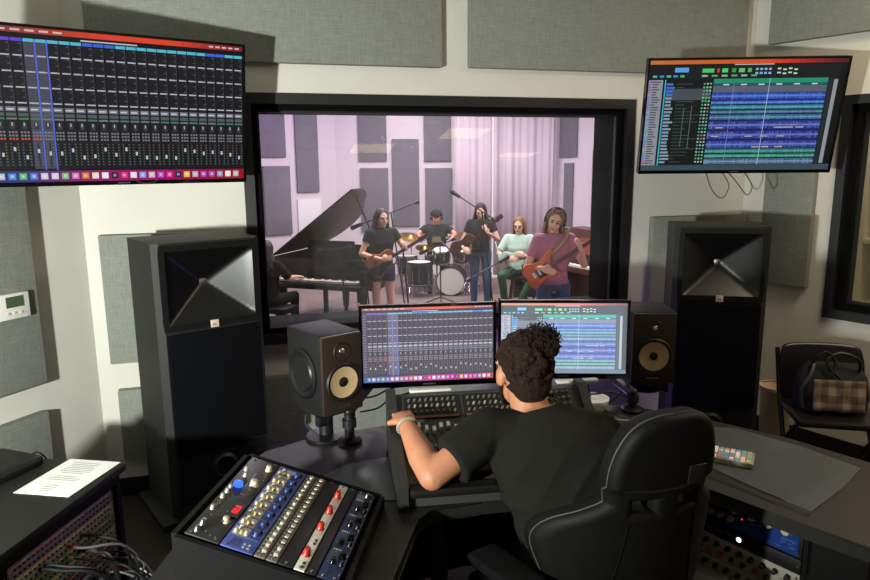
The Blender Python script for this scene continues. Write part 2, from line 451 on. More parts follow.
# window_2 in the right wall, a narrow room with shelves of boxes behind it
w2 = bpy.data.objects.new('window_2', None); COL.objects.link(w2); w2['kind'] = 'structure'
mb = MB(); frame_ring(mb, CR, rd, rn, r0, r1, rb, rt, .05, .015, -.03); mb.build('frame', 'frame', w2, False)
mb = MB(); frame_ring(mb, CR, rd, rn, r0 + .045, r1 - .045, rb + .045, rt - .045, .05, -.03, -.15); mb.build('reveal', 'frame2', w2, False)
pane(CR, rd, rn, r0 + .08, r1 - .08, rb + .08, rt - .08, -.08, -.08, 'glass_pane', 'glass', w2)
# room beyond window_2
b0 = CR + rd * (r0 - .15) - rn * .16; b1 = CR + rd * (r1 + .9) - rn * .16
mb = MB()
o2 = CR - rn * 1.5
pp = [o2 + rd * (r0 - 1.0), o2 + rd * (r1 + 1.2), o2 + rd * (r1 + 1.2) - rn * .1, o2 + rd * (r0 - 1.0) - rn * .1]
mb.prism([(p.x, p.y) for p in pp], 0, CEIL); struct(mb.build('wall_side_room', mat('side room wall', (196, 184, 140), .9), None, False))

# ------------------------------------------------------------------ live room shell
def X(px, Y): return P(px, 166, Y).x
lbc = V((X(336, 13.5), 13.5, 0)); lbl = lbc + V((-.79, -.61, 0)) * 3.2
rbc = V((X(556, 13.5), 13.5, 0)); rdir = V((.80, -.60, 0)).normalized()
rbr = rbc + rdir * 4.0
def lslab(name, a, b, m, th=.12):
    d = (b - a).normalized(); n = V((d.y, -d.x, 0)); mb = MB()
    pp = [a, b, b - n * th, a - n * th]; mb.prism([(p.x, p.y) for p in pp], LF, LC); return struct(mb.build(name, m, None, False))
lslab('wall_studio_left', lbl, lbc, 'lwall'); lslab('wall_studio_back', lbc, rbc, 'lwall'); lslab('wall_studio_right', rbc, rbr, 'lwall')
SL = W0 + wd * (sL - .8) - wn * .32; SR = W0 + wd * (sR + 1.6) - wn * .32
lslab('wall_studio_side', SL + V((-2.4, .6, 0)), lbl, 'lwall')
lslab('wall_studio_end', rbr, SR + V((.8, .3, 0)), 'lwall')
# studio side of the front wall
mbx = wallmesh('wall_studio_front', W0, wd, wn, sL - 3.4, sR + 2.6, LF, LC, .34, [(wl + .04, wr - .04, wb + .04, wt - .04)], 'lwall', back=.18)
poly = [(p.x, p.y) for p in (SL + V((-2.4, .6, 0)), SR + V((.8, .3, 0)), rbr, rbc, lbc, lbl)]
mb = MB(); mb.prism(poly, LF - .1, LF); struct(mb.build('floor_studio', 'lfloor', None, False))
mb = MB(); mb.prism(poly, LC, LC + .1); struct(mb.build('ceiling_studio', 'ceil', None, False))

# ------------------------------------------------------------------ acoustic panels
PG = 'fabric acoustic panels on the control room walls'
def panel_on(o, d, n, s0, s1, z0, z1, label, m='panel', group=PG, th=.05):
    s0, s1 = min(s0, s1), max(s0, s1)
    c = o + d * ((s0 + s1) / 2); c.z = (z0 + z1) / 2
    x = d if V((0, 0, 1)).cross(d).dot(n) < 0 else -d
    mtx = axes(c, x, (0, 0, 1))
    mb = MB(); mb.box((0, -th / 2 - .001, 0), (s1 - s0, th, z1 - z0), bev=.006)
    ob = mb.build('sound_absorber', m, None, True); ob.matrix_world = mtx
    return tag(ob, label, 'acoustic panel', group)
off = .05
a, _ = fw(84, 30, off); b, _ = fw(442, 30, off); _, z = fw(350, 64.5, off)
panel_on(W0, wd, wn, a, b, z, 2.96, 'wide grey fabric panel above the large window, left of the two, behind the mixer screen')
a, _ = fw(470, 30, off); b, _ = fw(748, 30, off); _, z = fw(560, 70, off)
panel_on(W0, wd, wn, a, b, z, 2.96, 'wide grey fabric panel above the large window, right of the two, reaching the corner')
a, _ = fw(104, 300, off); b, _ = fw(228, 300, off); _, z1 = fw(150, 234, off); _, z0 = fw(120, 364, off)
panel_on(W0, wd, wn, a, b, z0, z1, 'pale grey fabric panel on the front wall behind the left tall loudspeaker, upper one')
_, z1b = fw(120, 391, off)
panel_on(W0, wd, wn, a + .02, b, .22, z1b, 'pale grey fabric panel low on the front wall behind the left tall loudspeaker')
a, _ = fw(262, 400, off); b, _ = fw(628, 400, off); _, z1 = fw(270, 378, off)
panel_on(W0, wd, wn, a, b, .22, z1, 'long grey fabric panel below the large window behind the desk')
a, _ = fw(652, 250, off); b, _ = fw(744, 250, off); _, z1 = fw(690, 216, off)
panel_on(W0, wd, wn, a, b, .5, z1, 'grey fabric panel on the wall right behind the right tall loudspeaker')
a, _ = lw(36, 280, off); _, z0 = lw(30, 388, off)
panel_on(CL, ld, ln, a, a + 1.2, z0, 2.3, 'large grey fabric panel on the left wall with the thermostat on it')
_, z1 = lw(30, 418, off); a2, _ = lw(52, 440, off)
panel_on(CL, ld, ln, a2, a2 + 1.2, .3, z1, 'lower grey fabric panel on the left wall behind the black equipment cabinet')
a, _ = rw(769, 30, off); _, z0 = rw(800, 40, off)
panel_on(CR, rd, rn, a, a + 1.25, z0, 2.96, 'grey fabric panel high on the right wall above the track editing screen')
a, _ = rw(760, 240, off); b, _ = rw(809, 240, off); _, z0 = rw(790, 286, off); _, z1 = rw(790, 120, off)
panel_on(CR, rd, rn, a, b, z0, z1, 'narrow grey fabric panel between the right tall loudspeaker and the side window')

# live room panels
LG = 'dark acoustic panels on the studio walls'
def lpan(A, B, px0, px1, py0, py1, label, top=None):
    d = (B - A).normalized(); n = V((d.y, -d.x, 0))
    q = lambda px, py: Pplane(px, py, A + n * .05, n)
    s0 = (q(px0, 170) - A).dot(d); s1 = (q(px1, 170) - A).dot(d)
    mid = (px0 + px1) / 2
    panel_on(A, d, n, s0, s1, q(mid, py1).z, top if top else q(mid, py0).z, label, 'lpanel', LG)
lpan(lbl, lbc, 260, 287, 0, 157, "studio's left wall panel, upper of the two nearest the window's left edge", 3.2)
lpan(lbl, lbc, 263, 290, 166, 235, "studio's left wall panel, lower of the two nearest the window's left edge, above the pianist")
lpan(lbl, lbc, 297, 319, 0, 192, "tall narrow panel on the studio's left wall above the bright white sheet", 3.2)
lpan(lbc, rbc, 359, 387, 0, 161, "upper panel on the studio's back wall over the player in shorts", 3.2)
lpan(lbc, rbc, 360, 388, 168, 232, "lower panel on the studio's back wall right of the piano lid")
lpan(lbc, rbc, 392, 419, 139, 226, "tall middle panel on the studio's back wall left of the drummer")
lpan(lbc, rbc, 424, 451, 0, 161, "upper panel on the studio's back wall above the drummer", 3.2)
lpan(lbc, rbc, 425, 452, 168, 224, "lower panel on the studio's back wall directly behind the drummer")
lpan(rbc, rbr, 559, 576, 0, 157, "upper panel on the studio's right wall over the player in pink", 3.2)
lpan(rbc, rbr, 564, 573, 163, 240, "narrow dark panel on the studio's right wall beside the player in pink")
lpan(rbc, rbr, 592, 606, 150, 225, "panel on the studio's right wall at the window's right edge above the upright piano")
# bright sheet on the studio left wall
d = (lbc - lbl).normalized(); n = V((d.y, -d.x, 0)); q = lambda px, py: Pplane(px, py, lbl + n * .03, n)
s0 = (q(299, 230) - lbl).dot(d); s1 = (q(322, 230) - lbl).dot(d)
c = lbl + d * ((s0 + s1) / 2); c.z = (q(310, 199).z + q(310, 262).z) / 2
mb = MB(); mb.box((0, -.02, 0), (s1 - s0, .03, q(310, 199).z - q(310, 262).z), bev=.003); o = mb.build('whiteboard', 'white'); o.matrix_world = axes(c, d, (0, 0, 1))
tag(o, 'bright white board on the studio wall above the grand piano', 'whiteboard')
# curtain on the back wall
mb = MB(); x0 = X(455, 13.3); x1 = X(553, 13.3); N = 150; ra = []; rb_ = []
for i in range(N + 1):
    t = i / N; x = x0 + (x1 - x0) * t; y = 13.3 + .014 * math.sin(t * 85) + .02 * math.sin(t * 31)
    ra.append(mb.bm.verts.new((x, y, LF + .02))); rb_.append(mb.bm.verts.new((x, y, 3.4)))
for i in range(N): mb.bm.faces.new((ra[i], ra[i + 1], rb_[i + 1], rb_[i]))
o = mb.build('curtain', 'curtain'); tag(o, 'pale pleated curtain hanging across the studio back wall', 'curtain')
so = o.modifiers.new('t', 'SOLIDIFY'); so.thickness = .006
mb = MB(); mb.cyl((X(493, 13.1), 13.1, LF), (X(493, 13.1), 13.1, 3.5), .02); mb.cyl((X(493, 13.1), 13.1, LF), (X(493, 13.1), 13.1, LF + .03), .12)
tag(mb.build('white_pole', 'white'), 'thin white floor to ceiling pole before the pale curtain', 'pole')

# ------------------------------------------------------------------ screens
def mixc(a, b, t): return tuple(a[i] + (b[i] - a[i]) * t for i in range(3))
def dock_grad(t):
    st = [(0, (20, 60, 110)), (.15, (70, 60, 140)), (.35, (150, 30, 110)), (.6, (170, 10, 110)), (.85, (160, 10, 60)), (1, (170, 20, 20))]
    for (a, ca), (b, cb) in zip(st, st[1:]):
        if t <= b: return mixc(ca, cb, (t - a) / (b - a))
    return st[-1][1]
def mixer_art(w, h, lift=0, n=25):
    c = Canvas(w, h); L = lambda col: mixc(col, (150, 142, 155), lift)
    rnd = random.Random(3)
    c.rect(0, 0, 1, 1, L((14, 14, 20)), 0)
    for i in range(24):
        t = i / 24; c.rect(t, 0, 1 / 24 + .001, .035, L(mixc((110, 60, 60), (235, 70, 45), min(1, t * 2.2)) if t < .7 else mixc((235, 70, 45), (110, 25, 40), (t - .7) / .3)), 1)
    for i in range(7): c.rect(.02 + i * .045, .012, .03, .012, L((225, 200, 190)), 2)
    c.rect(.38, .05, .2, .009, L((200, 200, 205)), 2)
    for i in range(5): c.rect(.86 + i * .027, .012, .018, .011, L((230, 200, 200)), 2)
    x0 = .035; cw = (1 - x0) / n
    c.rect(0, .06, x0, .86, L((40, 40, 54)), 1)
    for j in range(22): c.rect(.006, .1 + j * .036, .02, .01, L((110, 110, 130)), 2)
    for i in range(n):
        x = x0 + i * cw; sel = 4 <= i <= 5
        top = (110, 70, 220) if i < 4 else ((60, 110, 225) if i in (9, 10, 11, 21, 22) else (90, 195, 225))
        c.rect(x + cw * .04, .068, cw * .92, .02, L(top), 1)
        base = (74, 74, 92) if sel else (26, 25, 31)
        c.rect(x + cw * .05, .09, cw * .9, .82, L(base), 1)
        if sel: c.rect(x + cw * .93, .07, cw * .12, .85, L((90, 110, 230)), 3)
        c.rect(x + cw * .84, .09, cw * .05, .38, L((70, 70, 74)), 2)
        for k in range(4): c.rect(x + cw * .12, .17 + k * .1, cw * .76, .009, L((190, 190, 200)), 2)
        for k in range(9): c.rect(x + cw * .62, .1 + k * .042, cw * .2, .006, L((90, 90, 96)), 2)
        c.rect(x + cw * .08, .50, cw * .84, .03, L((120, 120, 132)), 2)
        c.rect(x + cw * .16, .512, cw * .6, .009, L((215, 215, 222)), 3)
        c.rect(x + cw * .08, .54, cw * .84, .022, L((84, 96, 96)), 2)
        c.rect(x + cw * .08, .572, cw * .84, .012, L((70, 130, 90) if rnd.random() < .6 else (120, 120, 126)), 2)
        c.rect(x + cw * .3, .60, cw * .4, .045, L((58, 60, 62)), 2)
        c.rect(x + cw * .44, .602, cw * .1, .022, L((190, 190, 190)), 3)
        for k in range(3):
            for q in range(3):
                c.rect(x + cw * (.14 + q * .27), .66 + k * .022, cw * .18, .012, L((215, 90, 60) if (k == 2 and i < 5) else (130, 130, 134)), 2)
        c.rect(x + cw * .47, .735, cw * .07, .165, L((6, 6, 8)), 2)
        fy = .76 + .07 * rnd.random()
        c.rect(x + cw * .40, fy, cw * .2, .026, L((205, 205, 210)), 3)
        for k in range(8): c.rect(x + cw * .16, .74 + k * .02, cw * .12, .006, L((110, 110, 112)), 2)
        for k in range(8): c.rect(x + cw * .72, .74 + k * .02, cw * .14, .007, L((80, 130, 100) if k > 2 else (110, 110, 60)), 2)
    for i in range(30): c.rect(i / 30, .925, 1 / 30 + .001, .075, L(dock_grad(i / 30)), 1)
    pal = [(70, 150, 240), (200, 200, 215), (90, 150, 230), (90, 205, 110), (100, 140, 235), (220, 220, 225), (225, 220, 235), (130, 205, 120), (240, 130, 200), (245, 140, 50), (250, 235, 215), (250, 250, 250), (40, 30, 40), (235, 60, 140), (240, 240, 245), (130, 180, 240), (205, 205, 210), (190, 90, 220), (230, 60, 160), (30, 40, 80), (240, 210, 60), (190, 190, 210), (200, 80, 210), (170, 90, 210), (150, 170, 200), (250, 250, 250), (190, 200, 200)]
    for i, p in enumerate(pal):
        x = .03 + i * .0355; c.rect(x, .94, .024, .043, L(p), 2); c.rect(x + .007, .952, .010, .018, L(mixc(p, (255, 255, 255), .6)), 3)
    return c
def editor_art(w, h, lift=0):
    c = Canvas(w, h); L = lambda col: mixc(col, (190, 200, 215), lift); rnd = random.Random(11)
    c.rect(0, 0, 1, 1, L((20, 24, 26)), 0)
    for i in range(24):
        t = i / 24; c.rect(t, 0, 1 / 24 + .001, .035, L(mixc((200, 120, 60), (235, 80, 40), t * 1.6) if t < .6 else mixc((235, 70, 40), (80, 24, 40), (t - .6) / .4)), 1)
    c.rect(.43, .038, .2, .009, L((190, 190, 195)), 2)
    c.rect(0, .05, 1, .12, L((26, 30, 32)), 1)
    c.rect(.13, .065, .07, .04, L((90, 170, 245)), 2)
    for i in range(5): c.rect(.02 + i * .035, .13, .022, .018, L((60, 150, 230) if i % 2 else (90, 200, 120)), 2)
    for x, ww, col in ((.27, .06, (80, 210, 110)), (.345, .012, (230, 60, 60)), (.37, .03, (80, 220, 120)), (.42, .02, (70, 160, 90)), (.455, .03, (110, 200, 110)), (.5, .02, (90, 180, 100))): c.rect(x, .075, ww, .035, L(col), 2)
    for i in range(6): c.rect(.27 + i * .05, .13, .03, .016, L((90, 170, 120) if i % 2 else (170, 180, 180)), 2)
    for i in range(4):
        for k in range(2): c.rect(.54 + i * .022, .075 + k * .035, .014, .018, L((140, 190, 235)), 2)
    for i in range(4):
        for k in range(2): c.rect(.65 + i * .028, .075 + k * .035 + .008 * (i % 2), .018, .014, L((200, 225, 200)), 2)
    c.rect(0, .17, .075, .78, L((150, 152, 162)), 1)
    for j in range(34):
        c.rect(.004, .18 + j * .0225, .008 + .01 * (j % 3 == 0), .015, L(rnd.choice([(60, 150, 235), (200, 60, 110), (90, 190, 190), (150, 90, 200)])), 2)
        c.rect(.022, .183 + j * .0225, .02 + rnd.random() * .025, .009, L((60, 62, 70)), 2)
    c.rect(.075, .17, .26, .78, L((20, 26, 24)), 1); c.rect(.085, .17, .006, .78, L((60, 190, 220)), 2)
    c.rect(.095, .25, .23, .1, L((74, 82, 92)), 2)
    for j in range(24):
        y = .2 + j * .031
        c.rect(.095, y, .03 + rnd.random() * .02, .018, L((70, 120, 220) if j < 4 else (140, 160, 180)), 3)
        c.rect(.15, y + .004, .02 + rnd.random() * .12, .006, L((70, 84, 80)), 3)
        for k in range(3): c.rect(.285 + k * .016, y, .009, .014, L(rnd.choice([(170, 200, 190), (60, 220, 120), (120, 150, 160)])), 3)
    c.rect(.195, .42, .004, .36, L((90, 110, 105)), 3); c.rect(.235, .40, .004, .4, L((90, 110, 105)), 3)
    x0 = .335; x1 = .915; W = x1 - x0
    c.rect(x0, .165, W, .04, L((36, 150, 110)), 2); c.rect(x0, .205, W, .025, L((20, 90, 110)), 2)
    for i in range(6): c.rect(x0 + .09 * i + .05, .212, .03, .010, L((220, 230, 230)), 3)
    c.rect(x0, .23, W, .055, L((96, 102, 112)), 2)
    rows = [(.285, .07, (46, 84, 200)), (.36, .035, (60, 110, 220)), (.4, .04, (50, 150, 170)), (.445, .035, (70, 110, 150)), (.485, .05, (56, 120, 160)), (.54, .085, (52, 66, 165)), (.63, .085, (48, 62, 160)), (.72, .08, (52, 70, 172)), (.80, .045, (50, 140, 125)), (.85, .035, (60, 160, 130)), (.89, .06, (90, 120, 150))]
    for y, hh, col in rows:
        c.rect(x0, y, W, hh - .004, L(mixc(col, (0, 0, 0), .2)), 2)
        n = 70
        for k in range(n):
            a = .25 + .7 * rnd.random()
            c.rect(x0 + W * k / n, y + hh * (.5 - a * .42), W / n * .7, hh * a * .84, L(mixc(col, (200, 225, 255), .10 + .25 * rnd.random())), 3)
        c.rect(x0, y + hh * .42, W, hh * .12, L(mixc(col, (170, 200, 255), .5)), 4)
    for _ in range(12): c.rect(x0 + rnd.random() * W * .9, rnd.choice([.5, .6, .68, .78]), .04, .008, L((200, 190, 160)), 5)
    c.rect(x0 + W * .49, .165, .002, .785, L((210, 230, 255)), 5); c.rect(x0 + W * .18, .205, .0015, .745, L((150, 180, 220)), 5)
    c.rect(.92, .17, .02, .78, L((40, 46, 50)), 2); c.rect(.945, .18, .02, .76, L((150, 158, 160)), 2); c.rect(.97, .05, .03, .9, L((16, 20, 20)), 2)
    c.rect(0, .95, 1, .05, L((60, 80, 92)), 2)
    return c
def display(name, label, cat, mtx, w, h, art, screen_mat, bez, chin, th=.03, sub='bezel', maker=None, lamp=False):
    t = thing(name, label, cat, mtx=mtx)
    mb = MB(); mb.box((0, th * .5 + .006, 0), (w, th, h), bev=.004); mb.box((0, th + .014, -h * .08), (w * .6, .03, h * .6), bev=.01); mb.build('housing', 'plastic', t)
    mb = MB(); zb = -h / 2
    for c, s in (((0, 0, h / 2 - bez / 2), (w, .012, bez)), ((0, 0, zb + chin / 2), (w, .012, chin)), ((-w / 2 + bez / 2, 0, (chin - bez) / 2), (bez, .012, h - bez - chin)), ((w / 2 - bez / 2, 0, (chin - bez) / 2), (bez, .012, h - bez - chin))): mb.box(c, s)
    mb.build('bezel', 'gloss', t, False)
    sw, sh = w - 2 * bez, h - bez - chin
    art(sw, sh).build('screen', screen_mat, t, M.Translation((0, .0012, (chin - bez) / 2)))
    if maker:
        mb = MB(); mb.box((0, -.0065, zb + chin / 2), (.05, .001, .006)); mb.build('maker_badge', 'metal', t, False)
    return t
def tvm(pxl, Yl, pxr, Yr, zc, tilt):
    a = V((P(pxl, 110, Yl).x, Yl, 0)); b = V((P(pxr, 110, Yr).x, Yr, 0)); return a, b
dirL = V((.82, .57, 0)).normalized(); cL = V((-.918, 3.32, 0)) - dirL * .555; yawL = math.atan2(dirL.y, dirL.x)
TL = M.Translation((cL.x + .02, cL.y, 1.985)) @ M.Rotation(yawL, 4, 'Z') @ M.Rotation(rad(8), 4, 'X')
tv1 = display('wall_screen', 'large wall screen at upper left showing rows of mixer channels and a dock of icons', 'screen', TL, 1.11, .635, lambda w, h: mixer_art(w, h), 'screen', .012, .018, .035, maker=True)
p1 = P(647, 118, 3.76); p2 = P(836, 118, 3.72)
dirR = V((p2.x - p1.x, p2.y - p1.y, 0)); cR = (p1 + p2) / 2; yawR = math.atan2(dirR.y, dirR.x); wR = dirR.length
print('TV2 width', wR)
TRm = M.Translation((cR.x, cR.y, P(745, 116, 3.68).z)) @ M.Rotation(yawR, 4, 'Z') @ M.Rotation(rad(11), 4, 'X')
tv2 = display('wall_screen', 'large wall screen at upper right showing blue and green recorded audio tracks', 'screen', TRm, 1.045, .61, lambda w, h: editor_art(w, h), 'screen', .012, .018, .035, maker=True)
# arms that hold the screens to the walls
def wall_arm(t, tgt_world):
    inv = t.matrix_world.inverted(); g = inv @ V(tgt_world)
    mb = MB(); mb.box((0, .06, 0), (.3, .02, .2)); mb.tube([(0, .06, 0), ((g.x) * .5, max(.1, g.y * .5), 0), g], .02, 8); mb.build('wall_arm', 'dmetal', t)
bpy.context.view_layer.update()
wall_arm(tv1, W0 + wd * -.75 + V((0, 0, 1.98)))
wall_arm(tv2, CR + V((-.12, -.05, 2.0)))
# cables hanging below the right screen
for i, pts in enumerate(([(706, 172), (712, 190), (722, 198), (729, 186), (722, 172)], [(728, 172), (738, 184), (747, 195), (752, 186), (744, 172)])):
    mb = MB(); mb.tube([P(x, y, 3.83) for x, y in pts], .003, 6, 6)
    o = mb.build('cable', 'cablew' if 0 else 'cableg'); tag(o, ['thin cable loop hanging under the right wall screen, the one nearer the large window', 'thin cable loop hanging under the right wall screen, the one nearer the side window'][i], 'cable')
mb = MB(); mb.tube([P(132, 178, 3.04), P(140, 182, 3.05), P(150, 183, 3.06), P(160, 179, 3.07)], .003, 6, 5)
tag(mb.build('cable', 'cable'), 'short black cable loop just below the left wall screen', 'cable')
# thermostat
s, z = lw(11, 306, .055); c = CL + ld * s + ln * .052; c.z = z
t = thing('thermostat', 'white thermostat with a small green display on the left wall panel', 'thermostat', mtx=axes(c, -ld, (0, 0, 1)))
mb = MB(); mb.box((0, -.012, 0), (.15, .022, .115), bev=.006); mb.build('case', 'white', t)
mb = MB(); mb.box((0.005, -.0245, .02), (.08, .002, .048)); mb.build('display', 'lcd', t, False)
for x in (-.03, 0, .03):
    mb = MB(); mb.box((x, -.0245, -.03), (.014, .004, .01), bev=.001); mb.build('button', 'cream', t, False)

# ------------------------------------------------------------------ tall loudspeakers
def tall_speaker(label, fl, yaw, w, d, z0, h, slabel):
    """fl: front left bottom corner, front faces local -y"""
    mtx = M.Translation((fl[0], fl[1], z0)) @ M.Rotation(yaw, 4, 'Z') @ M.Translation((w / 2, 0, 0))
    t = thing('tall_loudspeaker', label, 'loudspeaker', mtx=mtx)
    hz = h - .20 ; hh = .165; hw = w / 2 - .045
    mb = MB(); full = [(-w / 2 + .03, 0.006), (w / 2 - .03, 0.006), (w / 2, .03), (w / 2, d), (-w / 2, d), (-w / 2, .03)]
    mb.prism(full, 0, hz - hh - .004); mb.prism(full, hz + hh + .004, h)
    mb.prism([(-w / 2 + .03, .006), (-hw - .004, .006), (-hw - .004, d), (-w / 2, d), (-w / 2, .03)], hz - hh - .004, hz + hh + .004)
    mb.prism([(w / 2 - .03, .006), (w / 2, .03), (w / 2, d), (hw + .004, d), (hw + .004, .006)], hz - hh - .004, hz + hh + .004)
    mb.prism([(-hw, d - .02), (hw, d - .02), (hw, d - .001), (-hw, d - .001)], hz - hh, hz + hh); mb.build('cabinet', 'cab', t, False)
    # waveguide: X shaped horn drawn in from a rectangle to the throat
    mb = MB(); N = 24; bm = mb.bm; grid = []
    for j in range(N + 1):
        row = []
        for i in range(N + 1):
            u = -1 + 2 * i / N; v = -1 + 2 * j / N
            r = max(abs(u), abs(v)); dg = 1 - abs(abs(u) - abs(v))
            depth = .125 * (1 - r) ** .9
            row.append(bm.verts.new((u * hw, max(0.0, depth) - .004, hz + v * hh)))
        grid.append(row)
    for j in range(N):
        for i in range(N): bm.faces.new((grid[j][i], grid[j][i + 1], grid[j + 1][i + 1], grid[j + 1][i]))
    mb.build('horn', 'horn', t, 2)
    mb = MB(); mb.lathe([(.0, 0), (.022, 0), (.02, .006), (0, .012)], (0, .118, hz), (0, -1, 0), 16); mb.build('driver_throat', 'metal', t)
    # surround frame of the horn
    mb = MB(); fz = .012
    for c, s in (((0, .0, hz + hh + .012), (w - .05, fz, .026)), ((0, 0, hz - hh - .013), (w - .05, fz, .028)), ((-hw - .011, 0, hz), (.024, fz, hh * 2)), ((hw + .011, 0, hz), (.024, fz, hh * 2))): mb.box(c, s)
    mb.build('horn_frame', 'baffle', t, False)
    gz0 = .06; gz1 = hz - hh - .04
    mb = MB(); mb.box((0, -.008, (gz0 + gz1) / 2 + .12), (w - .06, .022, gz1 - gz0 - .24), bev=.008); mb.build('woofer_grille', 'grille', t)
    mb = MB(); mb.box((0, .0, .17), (w - .06, .012, .23)); mb.build('port_panel', 'baffle', t, False)
    mb = MB(); mb.lathe([(.058, 0), (.066, -.002), (.062, .012), (.05, .02), (.046, .012), (.044, -.0)], (0, -.006, .2), (0, -1, 0), 28); mb.build('port_ring', 'plastic', t)
    mb = MB(); mb.box((0, -.008, hz - hh - .013), (.036, .008, .034), bev=.001); bd_ = mb.build('badge', mat('badge white' + label[:4], (205, 196, 180), .4), t)
    text('badge_lettering', 'JBL', .017, 'red', bd_, M.Translation((0, -.0125, hz - hh - .017)) @ FRONT)
    s = thing('speaker_stand', slabel, 'stand', mtx=M.Translation((fl[0], fl[1], 0)) @ M.Rotation(yaw, 4, 'Z') @ M.Translation((w / 2, 0, 0)))
    mb = MB(); mb.box((0, d / 2 - .02, z0 - .02), (w + .12, d + .02, .036), bev=.005); mb.build('top_plate', 'desk2', s)
    for sx in (-1, 1):
        for sy in (-.03, d - .06):
            mb = MB(); mb.box((sx * (w / 2 - .02), sy, (z0 - .038) / 2), (.05, .05, z0 - .038)); mb.build('foot', 'desk2', s, False)
    return t
tall_speaker('tall black loudspeaker with a flared horn on top at the left of the large window', (-1.205, 2.86), rad(38), .49, .40, .15, 1.27, 'low black stand under the left tall loudspeaker beside the equipment cabinet')
fr = P(676, 226, 3.53); fR = P(774, 226, 3.53 - .10)
yw = math.atan2(fR.y - fr.y, fR.x - fr.x)
tall_speaker('tall black loudspeaker with a flared horn on top at the right, before the corner', (fr.x, 3.53), yw, (fR - fr).to_2d().length, .33, .15, fr.z - .15, 'low black stand under the right tall loudspeaker')

# ------------------------------------------------------------------ desk
DZ = .74
desk = thing('studio_desk', 'large dark curved studio desk with wings around the mixing console', 'desk', (0.3, 2.0, 0))
def local(poly, o=V((.3, 2.0, 0))): return [(p[0] - o.x, p[1] - o.y) for p in poly]
top = [(-.16, 1.30), (-.112, 1.50), (-.062, 1.795), (-.02, 1.86), (.136, 1.90), (.62, 1.99), (.80, 2.02), (.865, 1.965), (1.045, 1.745), (1.15, 1.62), (1.42, 1.80),
       (1.50, 2.12), (1.30, 2.36), (1.04, 2.58), (.80, 2.72), (.45, 2.74), (.1, 2.66), (-.15, 2.52), (-.45, 2.42), (-.62, 2.28), (-.70, 2.05), (-.72, 1.45), (-.70, 1.30)]
mb = MB(); mb.prism(local(top), DZ - .045, DZ)
bmesh.ops.bevel(mb.bm, geom=[e for e in mb.bm.edges if abs(e.verts[0].co.z - e.verts[1].co.z) < 1e-5], offset=.008, segments=2, affect='EDGES')
mb.build('top', 'desk', desk)
def inlay(poly, nm='inlay_panel'):
    mb = MB(); mb.prism(local(poly), DZ - .002, DZ + .003); return mb.build(nm, 'inlay', desk, False)
Q = lambda px, py, z=DZ + .003: tuple(Pz(px, py, z)[:2])
# inlay on the left wing between the sloped rack and the console, and on the right wing
inlay([Q(318, 478), Q(348, 464), Q(396, 455), Q(420, 500), Q(384, 500)])
inlay([Q(668, 425), Q(735, 428), Q(800, 446), Q(861, 468), Q(845, 486), Q(812, 511), Q(760, 490), Q(712, 468), Q(680, 455)])
# nose along the front edge of the right wing
a = Pz(713, 482, DZ - .012); b = Pz(808, 520, DZ - .012)
a2 = a + (a - b) * 1.0
mb = MB(); mb.tube([v - V((.3, 2, 0)) for v in (a2, a, b)], .016, 12); mb.build('front_rail', mat('rail', (52, 50, 46), .25), desk)
# carcass pieces
rx = (a - b).normalized(); rn_ = V((rx.y, -rx.x, 0));
if rn_.x > 0: rn_ = -rn_
R0 = Pz(812, 522, DZ - .045) ; R0.z = 0
def wallbit(name, p, q, th, z0, z1, m='desk2'):
    p = V((p[0], p[1], 0)); q = V((q[0], q[1], 0)); d = (q - p).normalized(); n = V((-d.y, d.x, 0)) * th / 2
    mb = MB(); mb.prism(local([p + n, q + n, q - n, p - n]), z0, z1); return mb.build(name, m, desk, False)
# right end block to the floor
mb = MB(); mb.prism(local([(1.06, 1.74), (1.155, 1.64), (1.41, 1.81), (1.47, 2.10), (1.30, 2.32)]), 0, DZ - .045); mb.build('end_cabinet', 'desk2', desk, False)
wallbit('side_panel', (-.70, 1.33), (-.70, 2.2), .03, 0, DZ - .045)
wallbit('side_panel', (-.16, 1.32), (-.70, 1.32), .03, 0, DZ - .045)
wallbit('back_panel', (-.6, 2.22), (.1, 2.60), .03, 0.08, DZ - .045)
wallbit('back_panel', (.1, 2.60), (.85, 2.64), .03, 0.08, DZ - .045)
wallbit('back_panel', (.85, 2.64), (1.30, 2.30), .03, 0.08, DZ - .045)
wallbit('leg', (.0, 1.95), (.02, 2.35), .04, 0, DZ - .045)
wallbit('leg', (.62, 2.05), (.62, 2.4), .04, 0, DZ - .045)
wallbit('leg', (-.14, 1.36), (-.12, 1.56), .04, 0, DZ - .045)

# ------------------------------------------------------------------ rack gear
U = .0445
def gear(name, label, mtx, units, m, cat='rack unit', group=None, width=.482, depth=.2):
    """face in local xz plane, origin at its centre"""
    t = thing(name, label, cat, mtx=mtx, group=group); h = units * U - .0016
    mb = MB(); mb.box((0, -.003, 0), (width, .006, h), bev=.0012); mb.build('face_panel', m, t)
    mb = MB(); mb.box((0, depth / 2, 0), (width - .04, depth, h - .004)); mb.build('chassis', 'dmetal', t, False)
    mb = MB()
    for sx in (-1, 1):
        for sz in ((-1, 1) if units > 1 else (0,)):
            mb.cyl((sx * (width / 2 - .008), -.006, sz * (h / 2 - .012)), (sx * (width / 2 - .008), -.009, sz * (h / 2 - .012)), .0035, n=8)
    mb.build('screws', 'metal', t)
    return t
def knob(t, x, z, r=.008, L=.016, m='plastic', nm='knob', ptr=True):
    mb = MB(); mb.lathe([(r * 1.15, 0), (r * 1.1, L * .15), (r * .9, L * .3), (r * .82, L * .95), (r * .7, L), (0, L)], (x, -.006, z), (0, -1, 0), 14)
    o = mb.build(nm, m, t)
    return o
